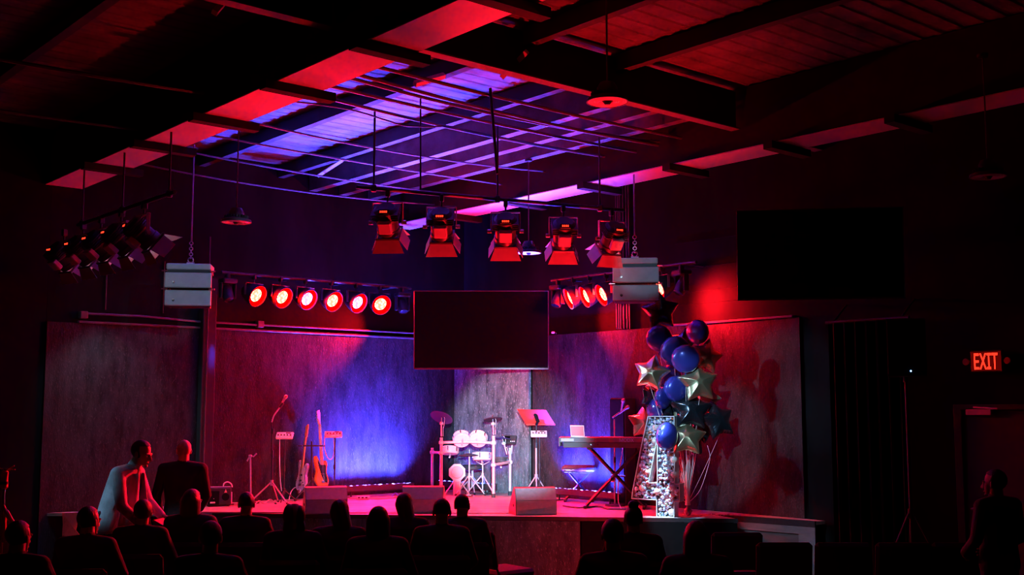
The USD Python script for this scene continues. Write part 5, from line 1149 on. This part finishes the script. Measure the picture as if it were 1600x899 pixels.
seated(593, 792, 9.2, "seated person with wide dark bob hair between two long-haired people", "bob", "black", chair_l="dark chair under the person with the wide bob")
seated(633, 773, 10.95, "seated person with long brown hair in front of the middle wedge monitor", "side_long", "brown", turn=-8, chair_l="dark chair under the person with long brown hair before the middle wedge")
seated(691, 780, 10.0, "broad seated man with short hair and ears showing, left of the man in a jacket", "crop", "black", lean=.02, chair_l="dark chair under the broad man with short hair")
seated(723, 776, 10.95, "seated man in a dark jacket with an ear showing, right of the broad man", "crop", "black", turn=-18, top_c=(.03, .028, .03), chair_l="dark chair under the man in a dark jacket")
seated(957, 813, 8.2, "broad seated person with dark hair just left of the person with a bun", "short", "black", lean=.03, turn=-10, chair_l="dark chair under the broad person left of the bun")
seated(988, 787, 9.6, "seated person with a hair bun on top, below the number 4", "bun", "black", chair_l="dark chair under the person with the hair bun")
seated(1085, 816, 8.1, "seated person with rim-lit round hair below the balloon weight", "bob", "brown", chair_l="dark chair under the person with rim-lit round hair on the right")
# empty chairs
for (px, y, rz, lb) in ((783, 11.9, -52, "empty dark chair turned to the right beside the aisle, its seat lit red"), (1214, 10.95, 0, "empty dark chair in front of the grey plywood ledge"), (1303, 10.95, 0, "empty dark chair just right of the grey plywood ledge"), (1140, 11.8, 4, "empty dark chair left of the grey plywood ledge, farther back"),
                        (512, 8.7, 0, "empty dark chair at the bottom edge below the left wedge monitor"), (655, 8.55, 0, "empty dark chair at the bottom edge below the long brown hair"), (1395, 10.95, 0, "empty dark chair at the right below the pole loudspeaker"), (1480, 10.95, 0, "empty dark chair at the right, left of the standing person")):
    x = at_y(px, 840, y)[0]; chair(x, y, rz, lb)

# ---------------------------------------------------------------- standing people
def stand(**kw):
    J = dict(hipL=V(-.095, 0, .93), hipR=V(.095, 0, .93), waist=V(0, .0, 1.10), chest=V(0, .0, 1.32), shL=V(-.195, -.01, 1.44), shR=V(.195, -.01, 1.44), neck=V(0, .0, 1.49), head=V(0, .02, 1.545),
             knL=V(-.11, .03, .50), knR=V(.11, .01, .50), anL=V(-.12, 0, .09), anR=V(.12, -.02, .09), toeL=V(-.14, .15, .042), toeR=V(.14, .13, .042), elL=V(-.26, -.02, 1.15), elR=V(.26, -.02, 1.15), wrL=V(-.27, .08, .90), wrR=V(.27, .08, .90),
             palmL=V(1, 0, 0), palmR=V(-1, 0, 0), turn=0.0, nod=0.0, tip=0.0); J.update(kw); return J
# man in the open shirt, bent forward, seen from his right... facing right in the picture
p = at_y(176, 700, 11.2); J = stand(waist=V(0, .03, 1.11), chest=V(0, .12, 1.32), shL=V(-.19, .17, 1.43), shR=V(.19, .15, 1.44), neck=V(0, .215, 1.49), head=V(0, .27, 1.535), nod=-14, turn=-6,
     elL=V(-.24, .26, 1.16), elR=V(.24, .22, 1.15), wrL=V(-.17, .44, 1.02), wrR=V(.19, .38, .99), hdL=V(.1, .6, -.25), hdR=V(-.1, .5, -.35), palmL=V(.6, 0, -.5), palmR=V(-.6, 0, -.5), curlL=.9, curlR=.9)
man1 = person("man in a loose pale open shirt bending forward at the left, facing right", (p[0], 11.2, 0), -96, J, "short", "black", "tan", top_c=(.46, .52, .58), leg_c=(.02, .02, .025), s=1.03, collar=True)
# loose open shirt fronts: cloth sheets with folds hanging from the shoulders
def drape(a0, a1, b0, b1, seed, th=.006, n=12, m_=16):
    v = []
    for i in range(m_):
        u = i/(m_-1)
        for j in range(n):
            w_ = j/(n-1); q = (V(*a0)*(1-w_) + V(*a1)*w_)*(1-u) + (V(*b0)*(1-w_) + V(*b1)*w_)*u; f_ = .018*math.sin(w_*9 + seed + u*2.5)*(.3 + u); v.append(q + V(f_*.5, f_, 0))
    v = np.array(v); f = []
    for i in range(m_-1):
        for j in range(n-1): a = i*n+j; f += [[a, a+1, a+n+1], [a, a+n+1, a+n]]
    k = len(v); g = trimesh.Trimesh(v, f, process=False); vn = g.vertex_normals; v2 = np.vstack([v, v + vn*th]); f2 = list(f) + [[q[0]+k, q[2]+k, q[1]+k] for q in f]
    for i in range(m_-1):
        for j in (0, n-1): a, b = i*n+j, (i+1)*n+j; f2 += [[a, b, b+k], [a, b+k, a+k]]
    for j in range(n-1):
        for i in (0, m_-1): a, b = i*n+j, i*n+j+1; f2 += [[a, b, b+k], [a, b+k, a+k]]
    m = tm(v2, f2); trimesh.repair.fix_normals(m); m.apply_scale(1.03); return m
shirt_c = cloth((.46, .52, .58))
part(man1, "open_shirt_front", drape((.16, .20, 1.43), (.05, .30, 1.44), (.22, .16, .84), (.10, .34, .86), 0.4), shirt_c, True)
part(man1, "open_shirt_front", drape((-.16, .22, 1.43), (-.05, .30, 1.44), (-.22, .18, .84), (-.10, .36, .86), 2.4), shirt_c, True)
part(man1, "shirt_tail", drape((-.20, -.02, 1.10), (.20, -.02, 1.10), (-.23, -.14, .80), (.23, -.14, .80), 1.0), shirt_c, True)
tb = thing("dark_folder", "dark folder held by the man in the open shirt", "folder", (p[0], 11.2, 0), -96); part(tb, "cover", xf(box((0, 0, 0), (.24, .17, .022), .006), RX(-28), T(.01, .56, 1.00)), black_plastic)
p = at_y(287, 700, 12.4); J = stand(turn=30, nod=-4, elL=V(-.27, -.02, 1.16), wrL=V(-.26, .16, .94), hdL=V(.05, .5, -.4), curlL=.5, elR=V(.25, .03, 1.17), wrR=V(.14, .24, 1.0))
person("bald man in a black shirt standing with his back to the camera at the left", (p[0], 12.4, 0), 4, J, "bald", "black", "light", top_c=(.014, .014, .016), s=1.01)
gl = None
p = at_y(1556, 750, 9.3); J = stand(turn=18, elL=V(-.27, .0, 1.16), wrL=V(-.2, .2, 1.02), elR=V(.27, 0, 1.16), wrR=V(.2, .2, 1.02), hdL=V(.6, .6, 0), hdR=V(-.6, .6, 0))
zt = at_y(1552, 733, 9.3)[2]
person("person in dark clothes standing at the far right, with one red rim-lit shoulder", (p[0], 9.3, 0), 26, J, "short", "black", "brown", top_c=(.022, .02, .021), s=zt / 1.762)
# folded flag-like banner at the left edge
p = at_y(6, 770, 8.9); z = lambda py: at_y(6, py, 8.9)[2]
t = thing("furled_banner", "furled banner, its cloth tinted with the red light, on a thin pole at the left edge", "banner", (p[0], 8.9, 0)); bn = pm("banner_cloth_red_light", (.82, .40, .38), .8, color2=(.66, .28, .26), scale=8, stretch=(1, 1, .2))  # red light on the cloth is put into its colour
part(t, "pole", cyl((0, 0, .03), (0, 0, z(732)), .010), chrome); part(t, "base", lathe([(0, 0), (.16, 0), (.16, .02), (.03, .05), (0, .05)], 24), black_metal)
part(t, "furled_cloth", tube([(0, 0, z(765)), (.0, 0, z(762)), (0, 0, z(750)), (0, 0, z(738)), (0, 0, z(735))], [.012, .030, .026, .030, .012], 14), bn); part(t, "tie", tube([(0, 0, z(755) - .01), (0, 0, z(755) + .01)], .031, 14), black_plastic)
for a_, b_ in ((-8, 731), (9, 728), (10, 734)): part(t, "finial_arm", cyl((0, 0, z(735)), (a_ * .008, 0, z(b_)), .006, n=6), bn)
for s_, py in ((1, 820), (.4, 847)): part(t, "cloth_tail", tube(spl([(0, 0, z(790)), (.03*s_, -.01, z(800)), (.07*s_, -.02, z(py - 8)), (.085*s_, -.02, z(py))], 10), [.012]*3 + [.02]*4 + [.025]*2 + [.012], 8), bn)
# ---------------------------------------------------------------- aims of the white lights
for i, (tx, ty, tz, pw, cone) in enumerate([(-3.0, 17.0, 1.45, .7, 8), (.05, 18.6, 1.6, 1.5, 8), (.2, 18.4, 1.5, 1.5, 8), (.7, 14.3, .9, .22, 24), (1.82, 14.3, 1.48, 8.0, 6.4)]):
    fres_spot("fresnel_beam_%d" % i, cpos[i][0], cpos[i][1], TILT_F, (tx, ty, tz), FRES_GAIN * pw, cone)
for i, (tx, ty, tz, pw, cone) in enumerate([(-4.6, 15.4, 1.7, .14, 36), (-5.4, 15.3, 2.0, .25, 32), (2.2, 14.2, 2.0, 2.2, 6.0), (2.4, 14.2, 2.6, 2.4, 6.0), (-.1, 17.7, 1.25, 3.0, 7)]):
    fres_spot("left_fresnel_beam_%d" % i, lpos[i][0], lpos[i][1], 38.0, (tx, ty, tz), FRES_GAIN * pw, cone)
# front-of-house fresnels under the girder over the audience, out of the picture
for i, (o, tg, pw, cone) in enumerate([((1.0, 6.4, 4.8), (-4.05, 14.5, 3.7), 2.4, 3.2), ((1.0, 6.4, 4.8), (1.65, 14.2, 3.85), 1.4, 2.9), ((-6.5, 7.5, 4.6), (-4.15, 11.05, 1.5), 1.8, 4.6), ((.2, .4, 2.95), (.05, 18.4, 1.65), 80.0, 4.0), ((-1, 8.6, 4.8), (3.25, 14.1, .50), 2.2, 4.5), ((-1.0, 8.6, 4.8), (-.8, 14.0, .75), .12, 16), ((-.5, 8.0, 4.8), (2.25, 14.2, 2.1), 5.0, 6.0)]):
    spot("/World/front_fresnel_%d" % i, o, np.array(tg) - np.array(o), WHITE, FRES_GAIN * pw, cone, .5, .05)
# red uplight standing on the hall floor before the stage, behind the audience's backs
p = np.array([1.0, 12.7, 0.0])
t = thing("floor_uplight", "small red floor light standing before the dark stage front, behind the audience", "stage light", p)
part(t, "can", xf(lathe([(0, -.10), (.07, -.10), (.10, -.05), (.10, .07), (.094, .07), (.090, .05), (0, .05)], 24), RX(12), T(0, 0, .16)), black_metal)
part(t, "lens", xf(lathe([(0, .056), (.085, .054), (.085, .05), (0, .05)], 24), RX(12), T(0, 0, .16)), par_halo, False)
part(t, "bracket", cat(bx(-.115, -.107, -.02, .02, 0, .17), bx(.107, .115, -.02, .02, 0, .17), bx(-.115, .115, -.06, .06, 0, .008)), black_metal)
spot("/World/uplight_beam", p + np.array([0, 0, .26]), (-.22, -.08, 1.0), RED, UPLIGHT, 36, .8, .07)
# one red lamp of the right bar reaches across to the people at the left
o = lamp_pos(921, "R") + np.array([-.12, -.06, -.32]); spot("/World/par_cross_beam", o, np.array([-4.4, 10.8, 1.3]) - o, RED, 2300.0, 20, 1.0, .08)
# the moving head at the right end throws a red glow on the wall
spot("/World/head_glow", lamp_pos(1066, "R") + np.array([.06, -.12, -.42]), BX * .80 - AX * .22 + np.array([0, 0, -.18]), RED, 230.0, 62, 1.0, .05)
spot("/World/head_glow_1", lamp_pos(622, "L") + np.array([0, -.05, -.46]), AX * .30 - BX * 1.0 + np.array([0, 0, -.22]), RED, 420.0, 40, 1.0, .05)  # added red wash along the left wall under the lamps
spot("/World/head_glow_2", lamp_pos(876, "R") + np.array([0, -.05, -.46]), BX * .30 - AX * 1.0 + np.array([0, 0, -.22]), RED, 260.0, 40, 1.0, .05)  # added red wash along the right wall under the lamps

p2 = np.array([1.45, 12.75, 0.0]); r2_ = dup(t, p2, 40, "added red floor light before the stage front, unseen, brightening the near pendant lamp", "red floor lights before the stage front")
setdata(t, group="red floor lights before the stage front"); spot("/World/uplight_beam_1", p2 + np.array([0, 0, .26]), np.array([.55, 9.0, 4.6]) - p2, RED, 1000.0, 11, .9, .07)  # unseen second floor light, added to brighten the near pendant and girder
spot("/World/uplight_spill", np.array([1.0, 13.0, .22]), (-.15, 1.0, .12), RED, 26.0, 60, 1.0, .05)
